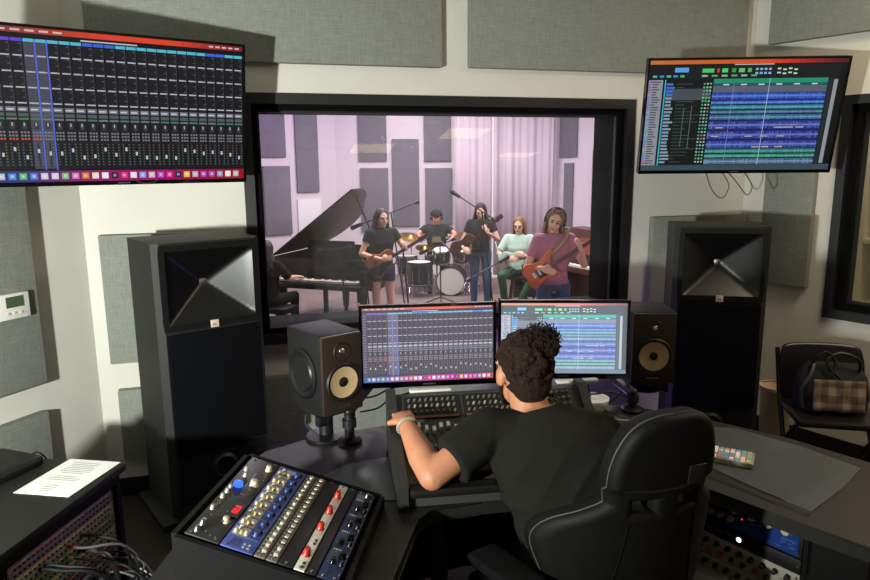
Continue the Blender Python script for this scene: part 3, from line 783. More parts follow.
# ---- sloped rack box on the left wing
A_ = Pz(250, 458, .885); D_ = Pz(181, 534, .885); B_ = Pz(377, 498, .775); C_ = D_ + (B_ - A_)
print('slope box', (A_ - D_).length, (B_ - A_).length, C_)
lenx = (A_ - D_).normalized(); upz = (A_ - B_).normalized()
face = axes((A_ + C_) / 2, lenx, upz)                       # x: unit left->right, z: up the slope
FW = (A_ - D_).length; FH = (A_ - B_).length
box = thing('sloped_rack_box', 'black sloped rack box full of audio units on the left desk wing', 'rack', (face.translation.x, face.translation.y, DZ + .001))
inv = M.Translation(box.location).inverted()
mb = MB()
P4 = [D_, C_, B_, A_]
def shell_side(p, q, th=.014, nm='side_panel'):
    p = V(p); q = V(q); d = V((q.x - p.x, q.y - p.y, 0)).normalized(); n = V((-d.y, d.x, 0)) * th
    mb = MB(); z0 = DZ + .0015
    vs = [(p + n, p.z), (q + n, q.z), (q - n * 0, q.z), (p - n * 0, p.z)]
    lo = [mb.bm.verts.new(inv @ V((v.x, v.y, z0))) for v, z in vs]; hi = [mb.bm.verts.new(inv @ V((v.x, v.y, z + .004))) for v, z in vs]
    mb.bm.faces.new(lo); mb.bm.faces.new(hi)
    for k in range(4): mb.bm.faces.new((lo[k], lo[(k + 1) % 4], hi[(k + 1) % 4], hi[k]))
    mb.build(nm, mat('rack box edge', (11, 11, 10), .7, spec=.2) if nm == 'side_panel' else 'desk', box, False)
e = .012
cx = (A_ + C_) / 2
def outw(p, k=1.035): return cx + (p - cx) * k
oA, oB, oC, oD = outw(A_), outw(B_), outw(C_), outw(D_)
shell_side(oC, oD); shell_side(oD, oA); shell_side(oA, oB); shell_side(oB, oC)
# face slots, widths measured across the box from its top edge (A-D) down to B-C
def slot(f0, f1): # returns face matrix at fraction f0..f1 of FH from top
    return face @ M.Translation((0, 0, FH * (.5 - (f0 + f1) / 2)))
SCL = M.Identity(4)
def sl_gear(name, label, f0, f1, m, cat='rack unit'):
    un = (f1 - f0) * FH / U
    return gear(name, label, slot(f0, f1), un, m, cat, None, FW * .995, .045), (f1 - f0) * FH
rn2 = random.Random(5)
t, h = sl_gear('channel_strip_unit', 'dark rack unit with red digits and white knobs, first in the sloped box', .015, .235, mat('charcoal face', (44, 44, 42), .45))
mb = MB(); mb.box((-.07, -.008, -.028), (.07, .006, .026)); d1 = mb.build('display', 'plastic', t, False)
text('digits', '88.8', .022, 'ledr', d1, M.Translation((-.07, -.0115, -.028)) @ FRONT)
mb = MB(); mb.lathe([(.013, 0), (.012, .01), (.009, .012), (0, .012)], (.045, -.006, .018), (0, -1, 0), 16); mb.build('blue_knob', 'ledb', t)['label'] = 'blue lit knob'
knob(t, .07, -.018, .012, .016, 'cream'); knob(t, -.125, -.022, .009, .014, 'cream'); knob(t, .165, -.025, .009, .016, 'cream')
for x in (-.19, -.16): knob(t, x, .022, .008, .014, 'metal')
for x, z in ((.02, .03), (.0, .03), (.1, .02), (.13, .03), (-.03, .03), (-.09, .03)): knob(t, x, z, .006, .012, 'silver')
c = Canvas(FW * .99, h * .95)
for i in range(26): c.rect(.03 + rn2.random() * .9, .06 + rn2.random() * .86, .012, .02, (200, 196, 180), 1)
for i in range(8): c.rect(.62 + i * .025, .5, .012, .03, (220, 220, 210), 1)
for i in range(4): c.rect(.1 + i * .22, .15, .08, .012, (150, 148, 140), 1)
c.build('panel_print', 'pr', t, M.Translation((0, -.0064, 0)))
t, h = sl_gear('preamp_unit', 'blue eight channel rack unit with rows of cream buttons in the sloped box', .24, .45, 'blueg')
c = Canvas(FW * .99, h * .95)
for i in range(8):
    x = .115 + i * .105; c.rect(x, .08, .004, .84, (180, 186, 210), 1); c.rect(x + .01, .62, .07, .3, (60, 74, 150), 1)
    c.rect(x + .008, .05, .085, .5, (186, 184, 160), 1)
    for k in range(3): c.rect(x + .02 + k * .022, .66 + .08 * (k % 2), .012, .06, (20, 24, 50), 2)
c.rect(.93, .3, .045, .35, (200, 205, 225), 1); c.rect(.02, .2, .07, .3, (50, 64, 140), 1)
for k in range(4): c.rect(.02 + (k % 2) * .03, .6 + .15 * (k // 2), .018, .07, (220, 220, 220), 1)
c.build('panel_print', 'pr', t, M.Translation((0, -.0064, 0)))
for i in range(8):
    x = (.115 + i * .105 + .05 - .5) * FW
    for z, m_ in ((h * .34, 'cream'), (h * .16, 'yellow'), (h * .02, 'cream')): knob(t, x - .006, z, .0048, .010, m_)
    knob(t, x + .012, h * .25, .005, .01, 'white'); knob(t, x, -h * .25, .0055, .012, 'blueg')
    knob(t, x + .013, -h * .36, .004, .01, 'plastic')
for j, (f0, lab) in enumerate(((.455, 'left'), (.53, 'right'))):
    t, h = sl_gear('meter_unit', ['silver grey rack unit with a long row of light buttons beside the blue unit', 'silver grey rack unit with a long row of light buttons beside the plain black panel'][j], f0, f0 + .072, 'greyp')
    c = Canvas(FW * .99, h * .95); c.rect(.02, .1, .96, .25, (70, 68, 60), 1)
    for i in range(24): c.rect(.03 + i * .039, .15, .02, .12, (190, 186, 160), 2)
    c.build('panel_print', 'pr', t, M.Translation((0, -.0064, 0)))
    for i in range(16):
        mb = MB(); mb.box(((i - 7.5) * .026 * FW / .44, -.011, -h * .15), (.014, .01, .012), bev=.002); mb.build('button', 'silver', t)
t, h = sl_gear('blank_plate', 'plain black blank panel between the silver units and the white unit', .605, .70, 'plastic', 'rack panel')
t, h = sl_gear('white_preamp_unit', 'narrow white rack unit with four red knobs in the sloped box', .705, .775, mat('white face', (226, 222, 212), .4))
for i, x in enumerate((-.15, -.03, .055, .14)):
    knob(t, x, 0.002, .0095, .02, 'red')
for x in (-.2, -.185, -.1, -.085):
    mb = MB(); mb.cyl((x, -.006, -.004), (x, -.009, -.004), .004, n=10); mb.build('jack', 'plastic', t)
c = Canvas(FW * .99, h * .95)
for i in range(9): c.rect(.06 + i * .105, .72, .03, .05, (90, 88, 84), 1)
c.rect(.88, .3, .07, .1, (60, 60, 60), 1)
c.build('panel_print', 'pr', t, M.Translation((0, -.0064, 0)))
t, h = sl_gear('blank_plate', 'plain black blank panel between the white unit and the dark blue unit', .78, .845, 'plastic', 'rack panel')
t, h = sl_gear('compressor_unit', 'dark blue rack unit with four rows of black knobs nearest the console', .85, .985, 'dblue')
c = Canvas(FW * .99, h * .95)
for i in range(4):
    x = .14 + i * .2; c.rect(x, .1, .13, .3, (60, 70, 100), 1); c.rect(x + .02, .15, .09, .2, (40, 46, 70), 2)
    for k in range(4): c.rect(x + .135, .15 + k * .12, .014, .07, (225, 220, 190), 2)
for i in range(10): c.rect(.04 + i * .095, .9, .03, .03, (180, 186, 200), 1)
for k in range(4): c.rect(.88, .12 + k * .1, .08, .04, (150, 156, 180), 1)
c.build('panel_print', 'pr', t, M.Translation((0, -.0064, 0)))
for i in range(4):
    x = (.14 + i * .2 + .06 - .5) * FW; knob(t, x + .01, -h * .22, .009, .018, 'gloss'); knob(t, x - .018, h * .1, .007, .014, 'gloss'); knob(t, x - .02, -h * .3, .006, .012, 'dmetal')
knob(t, .19, -h * .1, .006, .012, 'metal')
# ---- rack under the right wing
zt = DZ - .048
o0 = V((b.x, b.y, 0)) - rn_ * -.0; o0 = V((b.x, b.y, 0)) - rn_ * .008
xdir = (b - a).normalized()                                   # unit left (far) -> right (near)
def rgear(name, label, u0, units, m, x_shift=0, width=.482):
    c = o0 - xdir * (.008 + width / 2 + x_shift); c.z = zt - (u0 + units / 2) * U
    return gear(name, label, axes(c, xdir, (0, 0, 1)), units, m, 'rack unit', None, width, .15), units * U
t, h = rgear('equalizer_unit', 'black and blue rack unit with cream knobs, topmost in the right desk rack', 0, 2.2, 'plastic')
c = Canvas(.478, h * .97); c.rect(.5, .06, .48, .9, (26, 56, 130), 1)
for i in range(5): c.rect(.52 + .05 * i, .45 + .06 * (i % 2), .035, .02, (140, 165, 220), 2)
for i in range(24): c.rect(.52 + rn2.random() * .42, .5 + rn2.random() * .42, .015 + rn2.random() * .03, .018, (90, 120, 190), 2)
c.build('panel_print', 'pr', t, M.Translation((0, -.0064, 0)))
for i in range(4): knob(t, .04 + i * .052, h * .3, .015, .022, 'cream')
for i in range(6): knob(t, -.17 + i * .036, h * .3, .008, .016, 'woodd' if i % 2 else 'greyp')
for i in range(6): knob(t, -.15 + i * .034, -h * .12, .0095, .018, 'yellow')
mb = MB(); mb.box((-.2, -.009, -h * .02), (.03, .004, .014), bev=.002); mb.build('power_lamp', 'ledb', t)['label'] = 'blue lit lamp'
for x, z in ((-.19, h * .42), (.055, -.0)): 
    mb = MB(); mb.ell((x, -.007, z), .0025, n=8); mb.build('led', 'ledr', t)
t, h = rgear('line_unit', 'thin black rack unit with one white lamp in the right desk rack', 2.25, 1, 'plastic')
mb = MB(); mb.ell((.05, -.007, 0), (.008, .003, .008), n=12); mb.build('white_lamp', 'ledw', t)
c = Canvas(.478, h * .95)
for i in range(9): c.rect(.1 + i * .06, .4, .03, .12, (120, 120, 120), 1)
c.build('panel_print', 'pr', t, M.Translation((0, -.0064, 0)))
for j, u0 in enumerate((3.3, 5.0)):
    t, h = rgear('silver_unit', ['silver rack unit with two rows of black and red knobs in the right desk rack', 'lower silver rack unit near the floor of the right desk rack'][j], u0, 1.65, 'silver')
    for i in range(12): knob(t, -.21 + i * .038, h * .2, .0085, .016, 'plastic' if i % 3 else 'dmetal')
    for i in range(12): knob(t, -.195 + i * .038, -h * .22, .0075, .014, 'red' if i in (2, 4, 5, 8) else 'plastic')
    c = Canvas(.478, h * .95)
    for i in range(60): c.rect(rn2.random() * .95, .05 + rn2.random() * .88, .012, .03, (70, 68, 64), 1)
    c.build('panel_print', 'pr', t, M.Translation((0, -.0064, 0)))
# carcass round that rack
wallbit('rack_side', o0 - xdir * .002 - rn_ * 0, o0 - xdir * .002 - rn_ * .25, .014, .1, DZ - .045)
# grid controller on the right wing
g0 = Pz(707, 446, DZ + .02); g1 = Pz(758, 455, DZ + .02); g2 = Pz(752, 468, DZ + .02)
gx = (g1 - g0).normalized(); gw = .30; 
ctr = (Pz(757, 455, DZ + .012) + Pz(751, 468, DZ + .012)) / 2 - gx * gw / 2
t = thing('pad_controller', 'light pad controller with coloured buttons lying on the right desk wing', 'controller', mtx=M.Translation((ctr.x, ctr.y, DZ + .0035)) @ M.Rotation(math.atan2(gx.y, gx.x), 4, 'Z'))
mb = MB(); mb.box((0, 0, .009), (gw, .10, .018), bev=.003); mb.build('case', 'silver', t)
padc = {'pad white': (225, 222, 210), 'pad cream': (215, 190, 150), 'pad green': (120, 170, 130), 'pad blue': (110, 150, 190), 'pad red': (190, 120, 110)}
pm = [mat(k, v, .4, emit=v, estr=.3) for k, v in padc.items()]
for i in range(16):
    for j in range(5):
        mb = MB(); mb.box(((i - 7.5) * .018, (j - 2) * .0185, .0205), (.013, .013, .005), bev=.001); mb.build('pad', rn2.choice(pm), t, False)
mb = MB(); mb.tube([Pz(705, 442, DZ + .01), Pz(712, 440, DZ + .012), Pz(713, 436, DZ + .01), Pz(704, 435, DZ + .008), Pz(680, 433, DZ + .008)], .0028, 6, 6)
tag(mb.build('cable', 'cablew'), 'short white cable looping beside the pad controller on the right desk wing', 'cable')
mb = MB(); mb.tube([Pz(598, 414, DZ + .008), Pz(622, 420, DZ + .005), Pz(645, 418, DZ + .005), Pz(672, 412, DZ + .005)], .003, 6, 6)
tag(mb.build('cable', 'cablew'), 'long white cable lying across the desk behind the gaming chair', 'cable')

# ------------------------------------------------------------------ mixing console
K0 = Pz(386, 395, .95); K1 = Pz(582, 384, .95); kx = (K1 - K0); KW = kx.length; kx.normalize(); ky = V((-kx.y, kx.x, 0))
KD = .42
console = thing('mixing_console', 'dark mixing console with rows of knobs and white faders before the monitors', 'mixing console', mtx=axes(V((0, 0, 0)) + (K0 + K1) / 2 - ky * KD / 2 + V((0, 0, -(.95 - DZ) + .0035)), kx, (0, 0, 1)))
KH = .95 - DZ - .004
prof = [(-KD / 2, 0), (-KD / 2, .055), (-KD / 2 + .04, .072), (.09, .138), (.105, .145), (.185, KH), (KD / 2, KH), (KD / 2, 0)]
mb = MB()
def sideprism(mb, prof, x0, x1):
    a = [mb.bm.verts.new((x0, y, z)) for y, z in prof]; b = [mb.bm.verts.new((x1, y, z)) for y, z in prof]
    mb.bm.faces.new(a); mb.bm.faces.new(b[::-1])
    for k in range(len(prof)): mb.bm.faces.new((a[k], a[(k + 1) % len(prof)], b[(k + 1) % len(prof)], b[k]))
sideprism(mb, prof, -KW / 2 + .03, KW / 2 - .03); mb.build('body', mat('console face', (56, 56, 54), .5), console, False)
prof2 = [(-KD / 2 - .02, 0), (-KD / 2 - .02, .075), (-KD / 2 + .03, .095), (.09, .158), (.105, .165), (.18, KH + .02), (KD / 2 + .01, KH + .02), (KD / 2 + .01, 0)]
for sx in (-1, 1):
    mb = MB(); x = sx * (KW / 2 - .015); sideprism(mb, prof2, x - .016, x + .016)
    mb.build('end_cheek', mat('console cheek', (42, 43, 42), .4), console, False)
mb = MB(); mb.box((0, -KD / 2 - .005, .052), (KW - .07, .05, .03), bev=.012); mb.build('arm_rest', 'leather', console)
mb = MB(); mb.box((-.08, -KD / 2 + .05, .083), (KW * .5, .018, .006), rot=(rad(15), 0, 0)); mb.build('trim_strip', 'wood', console)['label'] = 'reddish wooden trim strip'
# knob field on the steep part, two bays
p0, p1 = V((0, .105, .145)), V((0, .185, KH)); sl = (p1 - p0); slope = math.atan2(sl.z, sl.y)
nrm = V((0, -math.sin(slope), math.cos(slope)))
mbs = MB(); 
for bay in range(3):
    bw = (KW - .10) / 3; bx = -KW / 2 + .05 + bw * (bay + .5)
    mb = MB(); c0 = (p0 + p1) / 2 + nrm * .002; mb.box((bx, c0.y, c0.z), (bw - .012, sl.length * .86, .006), rot=(slope, 0, 0)); mb.build('knob_bay', mat('bay face', (18, 18, 17), .5), console, False)
    mb = MB(); c1 = p0 + sl * .10 + nrm * .006; mb.box((bx, c1.y, c1.z), (bw - .03, .008, .003), rot=(slope, 0, 0)); mb.build('label_strip', mat('amber strip', (120, 60, 34), .5), console, False)
    for i in range(9):
        x = bx + (i - 4) * (bw - .03) / 9
        for j in range(3):
            q = p0 + sl * (.28 + j * .24) + nrm * .005; q.x = x
            mb = MB(); mb.cyl(q, q + nrm * .011, .0046, .0038, 8); mb.build('knob', 'silver' if j == 1 and i % 2 else 'greyp', console)
# faders on the shallow part
f0, f1 = V((0, -KD / 2 + .05, .076)), V((0, .088, .138)); fl_ = f1 - f0; fs = math.atan2(fl_.z, fl_.y); fn = V((0, -math.sin(fs), math.cos(fs)))
nf = 24; mbb = MB(); mbl = MB()
for i in range(nf):
    x = -KW / 2 + .06 + (KW - .12) * (i + .5) / nf
    q = f0 + fl_ * (.86 + .05 * math.sin(i * 1.7)) + fn * .009; q.x = x
    mb = MB(); mb.box(q, (.012, .026, .017), rot=(fs, 0, 0), bev=.003); mb.build('fader_cap', 'white', console)
    c = f0 + fl_ * .78 + fn * .0012; mbl.box((x, c.y, c.z), (.003, fl_.length * .42, .001), rot=(fs, 0, 0))
    for k in range(9):
        q = f0 + fl_ * (.08 + k * .055) + fn * .004; mbb.mi = k % 2
        for dx in (-.006, .006): mbb.box((x + dx, q.y, q.z), (.008, .009, .006), rot=(fs, 0, 0))
mbl.build('fader_slots', 'rubber', console, False)
o = mbb.build('buttons', [mat('console button', (150, 150, 142), .45), mat('console button dark', (74, 76, 74), .45)], console, False); o['kind'] = 'stuff'
mb = MB(); mb.box((-.05, .0, .13), (.1, .1, .1)) if 0 else None
# slim keyboards on the console's back edge
for i, (px, py) in enumerate(((430, 390), (577, 381))):
    c = Pz(px, py, .955)
    t = thing('slim_tray', ['white slim bar on the console top below the left desk monitor', 'white slim bar on the console top below the right desk monitor'][i], 'bar', mtx=M.Translation((c.x, c.y - .0, .95 + .0005)) @ M.Rotation(math.atan2(kx.y, kx.x), 4, 'Z'))
    mb = MB(); mb.box((0, 0, .006), (.15 if i == 0 else .16, .03, .009), bev=.004); mb.build('bar', 'white', t)
    mb = MB(); mb.box((0, .0, .0012), (.12, .02, .0022)); mb.build('rubber_foot', 'rubber', t, False)

# ------------------------------------------------------------------ desk monitors
def mon(label, px0, px1, pyt, pyb, Y, yaw, art):
    c = P((px0 + px1) / 2, (pyt + pyb) / 2, Y)
    w = (px1 - px0) / 687 * Y * 1.0; h = .333
    t = display('desk_monitor', label, 'monitor', M.Translation(c) @ M.Rotation(yaw, 4, 'Z') @ M.Rotation(rad(-3), 4, 'X'), .545, h, art, 'screen2', .012, .022, .022, maker=True)
    for sx in (-1, 1):
        mb = MB(); mb.box((sx * .27, 0, h / 2 + .004), (.008, .01, .01)); mb.build('corner_clip', mat('clip red', (150, 60, 40), .4), t, False)
    return t
m1 = mon('desk monitor on the left showing grey mixer channels, in front of the engineer', 360, 497, 304, 386, 2.60, rad(6), lambda w, h: mixer_art(w, h, .42))
m2 = mon('desk monitor on the right showing pale blue audio tracks, partly behind the hair bun', 499, 628, 300, 379, 2.74, rad(-3), lambda w, h: editor_art(w, h, .42))
# monitor arms standing on the desk
def arm(label, base, head, mid, cat='monitor arm'):
    base = V(base); t = thing('monitor_arm', label, cat, base); head = V(head) - base; mid = V(mid) - base
    mb = MB(); mb.lathe([(.045, 0), (.045, .012), (.03, .02), (.02, .022)], n=20); mb.build('base', 'dmetal', t)
    mb = MB(); mb.cyl((0, 0, .02), (0, 0, mid.z), .018); mb.cyl((0, 0, mid.z * .5), (0, 0, mid.z * .5 + .03), .026); mb.build('post', 'plastic', t)
    mb = MB(); mb.cap((0, 0, mid.z), mid, .02); mb.build('lower_arm', 'plastic', t)
    mb = MB(); mb.cap(mid, head, .016); mb.cyl(head, head + V((0, -.03, 0)), .035); mb.build('upper_arm', 'plastic', t)
    return t
hb = m1.matrix_world.translation; hb2 = m2.matrix_world.translation
b1 = Pz(350, 442, DZ); arm('black monitor arm with round base beside the left small speaker', (b1.x, b1.y, DZ + .0005), hb + V((-.06, .085, -.06)), (b1.x + .05, b1.y + .30, .86))
b2 = Pz(632, 411, DZ); arm('black bent monitor arm holding the right desk monitor', (b2.x, b2.y, DZ + .0005), hb2 + V((.05, .085, -.06)), (b2.x - .03, b2.y + .19, .82))
for i, pts in enumerate(([(362, 398), (375, 396), (392, 388), (410, 386)], [(360, 412), (378, 408), (392, 398), (420, 390)], [(570, 388), (590, 394), (612, 392), (628, 398)], [(588, 384), (592, 400), (606, 404), (622, 392)])):
    mb = MB(); mb.tube([P(x, y, 2.62 + .02 * i) for x, y in pts], .004, 6, 6)
    tag(mb.build('cable', 'cable'), ['black cable running from the left desk monitor to its arm, upper one', 'black cable running from the left desk monitor to its arm, lower one', 'black cable sagging behind the white round tub toward the right monitor arm', 'black cable loop dropping below the right desk monitor'][i], 'cable')
# round white tub
c = Pz(592, 409, DZ)
t = thing('round_tub', 'white round tub with a lid on the desk right of the console', 'tub', (c.x, c.y, DZ + .0005))
mb = MB(); mb.lathe([(.05, 0), (.060, .01), (.066, .038), (0, .038)], n=32); mb.build('tub', 'white', t)
mb = MB(); mb.lathe([(.0, .039), (.068, .039), (.069, .050), (.05, .052), (.045, .048), (.018, .048), (.014, .051), (0, .051)], n=32); mb.build('lid', 'paper', t)
# purple cloth behind
# ------------------------------------------------------------------ small studio speakers
def small_speaker(label, fl, yaw, w, h, d, z0, slabel, side=True):
    mtx = M.Translation((fl[0], fl[1], z0)) @ M.Rotation(yaw, 4, 'Z') @ M.Translation((w / 2, 0, 0))
    t = thing('studio_speaker', label, 'studio speaker', mtx=mtx)
    mb = MB(); mb.box((0, d / 2, h / 2), (w, d, h), bev=.012); mb.build('cabinet', 'fside', t)
    mb = MB(); mb.box((0, -.004, h / 2), (w - .006, .02, h - .008), bev=.006); mb.build('front_baffle', 'foc', t)
    mb = MB(); mb.lathe([(r_ * w / .2, z_) for r_, z_ in ((.082, -.002), (.084, .004), (.078, .009), (.07, .007), (.066, -.003))], (0, -.014, h * .40), (0, -1, 0), 36); mb.build('woofer_surround', 'rubber', t)
    mb = MB(); mb.lathe([(r_ * w / .2, z_) for r_, z_ in ((.067, .006), (.05, .003), (.024, .001), (.01, .001), (0, .001))], (0, -.014, h * .40), (0, -1, 0), 36); mb.build('woofer_cone', 'cone', t)
    mb = MB(); mb.lathe([(.022, 0), (.018, .010), (.008, .014), (0, .015)], (0, -.006, h * .40), (0, -1, 0), 24); mb.build('dust_cap', 'rubber', t)
    mb = MB(); mb.lathe([(.036, 0), (.034, .002), (.026, -.001), (.016, -.006)], (0, -.014, h * .78), (0, -1, 0), 28); mb.build('tweeter_ring', 'rubber', t)
    mb = MB(); mb.ell((0, -.012, h * .78), (.013, .007, .013)); mb.build('tweeter_dome', 'chrome', t)
    mb = MB(); mb.box((0, -.0145, h * .09), (.05, .002, .005)); mb.build('name_plate', 'metal', t, False)
    if side:
        for sx in (-1, 1):
            mb = MB(); mb.lathe([(r_ * d / .25, z_) for r_, z_ in ((.098, -.001), (.1, .005), (.088, .010), (.076, .004), (.07, .003), (.064, .008), (.0, .006))], (sx * w / 2, d * .5, h * .46), (sx, 0, 0), 36); mb.build('side_radiator', 'dmetal', t)
    s = thing('desk_speaker_stand', slabel, 'speaker stand', mtx=M.Translation((mtx @ V((0, d / 2, 0))).to_2d().to_3d()) @ M.Translation((0, 0, DZ + .0005)) @ M.Rotation(yaw, 4, 'Z'))
    H = z0 - DZ - .001
    mb = MB(); mb.lathe([(.075, 0), (.075, .01), (.03, .016)], n=28); mb.build('base', 'dmetal', s)
    mb = MB(); mb.cyl((0, 0, .01), (0, 0, H - .02), .027); mb.build('post', 'plastic', s)
    mb = MB(); mb.box((0, 0, H - .012), (w * .8, d * .7, .018), bev=.004)
    for sx in (-1, 1): mb.box((sx * w * .36, -d * .3, H - .03), (.035, .03, .04), bev=.006)
    mb.build('cradle', 'plastic', s)
    return t
# left one: front corner px 322..359
FLc = P(321, 400, 2.26); FRc = P(360, 368, 2.36)
zt_ = P(322, 337, 2.26).z; zb_ = P(322, 418, 2.26).z
print('small spk', (FRc - FLc).length, zb_, zt_)
yw1 = math.atan2(FRc.y - FLc.y, FRc.x - FLc.x)
small_speaker('dark brown studio speaker with a tan cone at the left of the desk monitors', (FLc.x, FLc.y), rad(40), .17, zt_ - zb_, .235, zb_, 'short black desk stand under the left studio speaker')
a_ = P(631, 345, 2.82); b_ = P(675, 345, 2.82)
zt_ = P(650, 312, 2.82).z; zb_ = P(650, 383, 2.82).z
small_speaker('dark brown studio speaker with a tan cone beside the right tall loudspeaker', (a_.x, 2.82), rad(-3), b_.x - a_.x, zt_ - zb_, .24, zb_, 'short black desk stand under the right studio speaker', False)
# desk clutter cable by left stand
mb = MB(); mb.tube([P(306, 415, 2.32), P(306, 425, 2.30), P(314, 432, 2.28), P(318, 440, 2.27)], .004, 6, 6); tag(mb.build('cable', 'cable'), 'black cable drooping behind the left studio speaker to its stand', 'cable')

# ------------------------------------------------------------------ people
def put_head(mb, c, R, k=1.0):
    f = lambda x, y, z: V(c) + R @ (V((x, y, z)) * k)
    R4 = R.to_4x4()
    mb.ell(f(0, .012, .02), (.076 * k, .094 * k, .097 * k), R4); mb.ell(f(0, -.028, -.04), (.057 * k, .064 * k, .072 * k), R4)
    mb.ell(f(0, -.062, -.092), (.028 * k, .026 * k, .022 * k), R4)
    mb.cap(f(0, -.088, .012), f(0, -.106, -.026), .009 * k, .014 * k)
    for s in (-1, 1):
        mb.ell(f(s * .077, .012, -.012), (.010 * k, .021 * k, .032 * k), R4)
        mb.ell(f(s * .030, -.078, .026), (.024 * k, .014 * k, .010 * k), R4)
        mb.ell(f(s * .034, -.066, -.03), (.024 * k, .02 * k, .022 * k), R4)
    mb.ell(f(0, -.088, -.058), (.024 * k, .012 * k, .009 * k), R4)
    mb.cap(f(0, .02, -.06), f(0, .035, -.15), .052 * k, .056 * k)
def face_bits(parent, c, R, k=1.0):
    f = lambda x, y, z: V(c) + R @ (V((x, y, z)) * k)
    for s in (-1, 1):
        mb = MB(); mb.ell(f(s * .031, -.086, .006), (.013 * k, .006 * k, .007 * k), R.to_4x4(), 10); mb.build('eye', 'hairb', parent)
        mb = MB(); mb.cap(f(s * .016, -.092, .030), f(s * .048, -.082, .031), .0035 * k, .0035 * k, 6); mb.build('eyebrow', 'hairb', parent)
    mb = MB(); mb.cap(f(-.018, -.099, -.058), f(.018, -.099, -.058), .005 * k, .005 * k, 8); mb.build('mouth', mat('lips', (150, 78, 70), .5), parent)
def hand(mb, w, d, n, k=1.0, curl=.5, side=1):
    """w wrist, d finger direction, n palm normal (the side fingers close to)"""
    d = V(d).normalized(); n = V(n); n = (n - d * n.dot(d)).normalized(); x = d.cross(n) * side
    c = V(w) + d * .05 * k; R = M((x, d, n)).transposed().to_4x4()
    mb.ell(c, (.040 * k, .052 * k, .017 * k), R)
    for i, (off, L) in enumerate(((-.029, .070), (-.010, .080), (.010, .074), (.028, .058))):
        p = c + x * off * k + d * .036 * k; dd = d; segs = [p]
        for q, fr in enumerate((.45, .32, .23)):
            a = curl * (.35 + .45 * q); dd = (dd * math.cos(a) + n * math.sin(a)).normalized(); nn = n
            p = p + dd * L * fr * k; segs.append(p)
        for q, (u, v) in enumerate(zip(segs, segs[1:])): mb.cap(u, v, (.0092 - q * .0012) * k, (.0085 - q * .0012) * k, 8)
    t0 = c - x * .030 * k - d * .02 * k; t1 = t0 - x * .022 * k + d * .028 * k + n * .012 * k; t2 = t1 + d * .028 * k + n * .012 * k + x * .004 * k
    mb.cap(t0, t1, .013 * k, .0105 * k, 8); mb.cap(t1, t2, .0105 * k, .0085 * k, 8)
def rotm(p=0, y=0, r=0): return Euler((rad(p), rad(r), rad(y))).to_matrix()

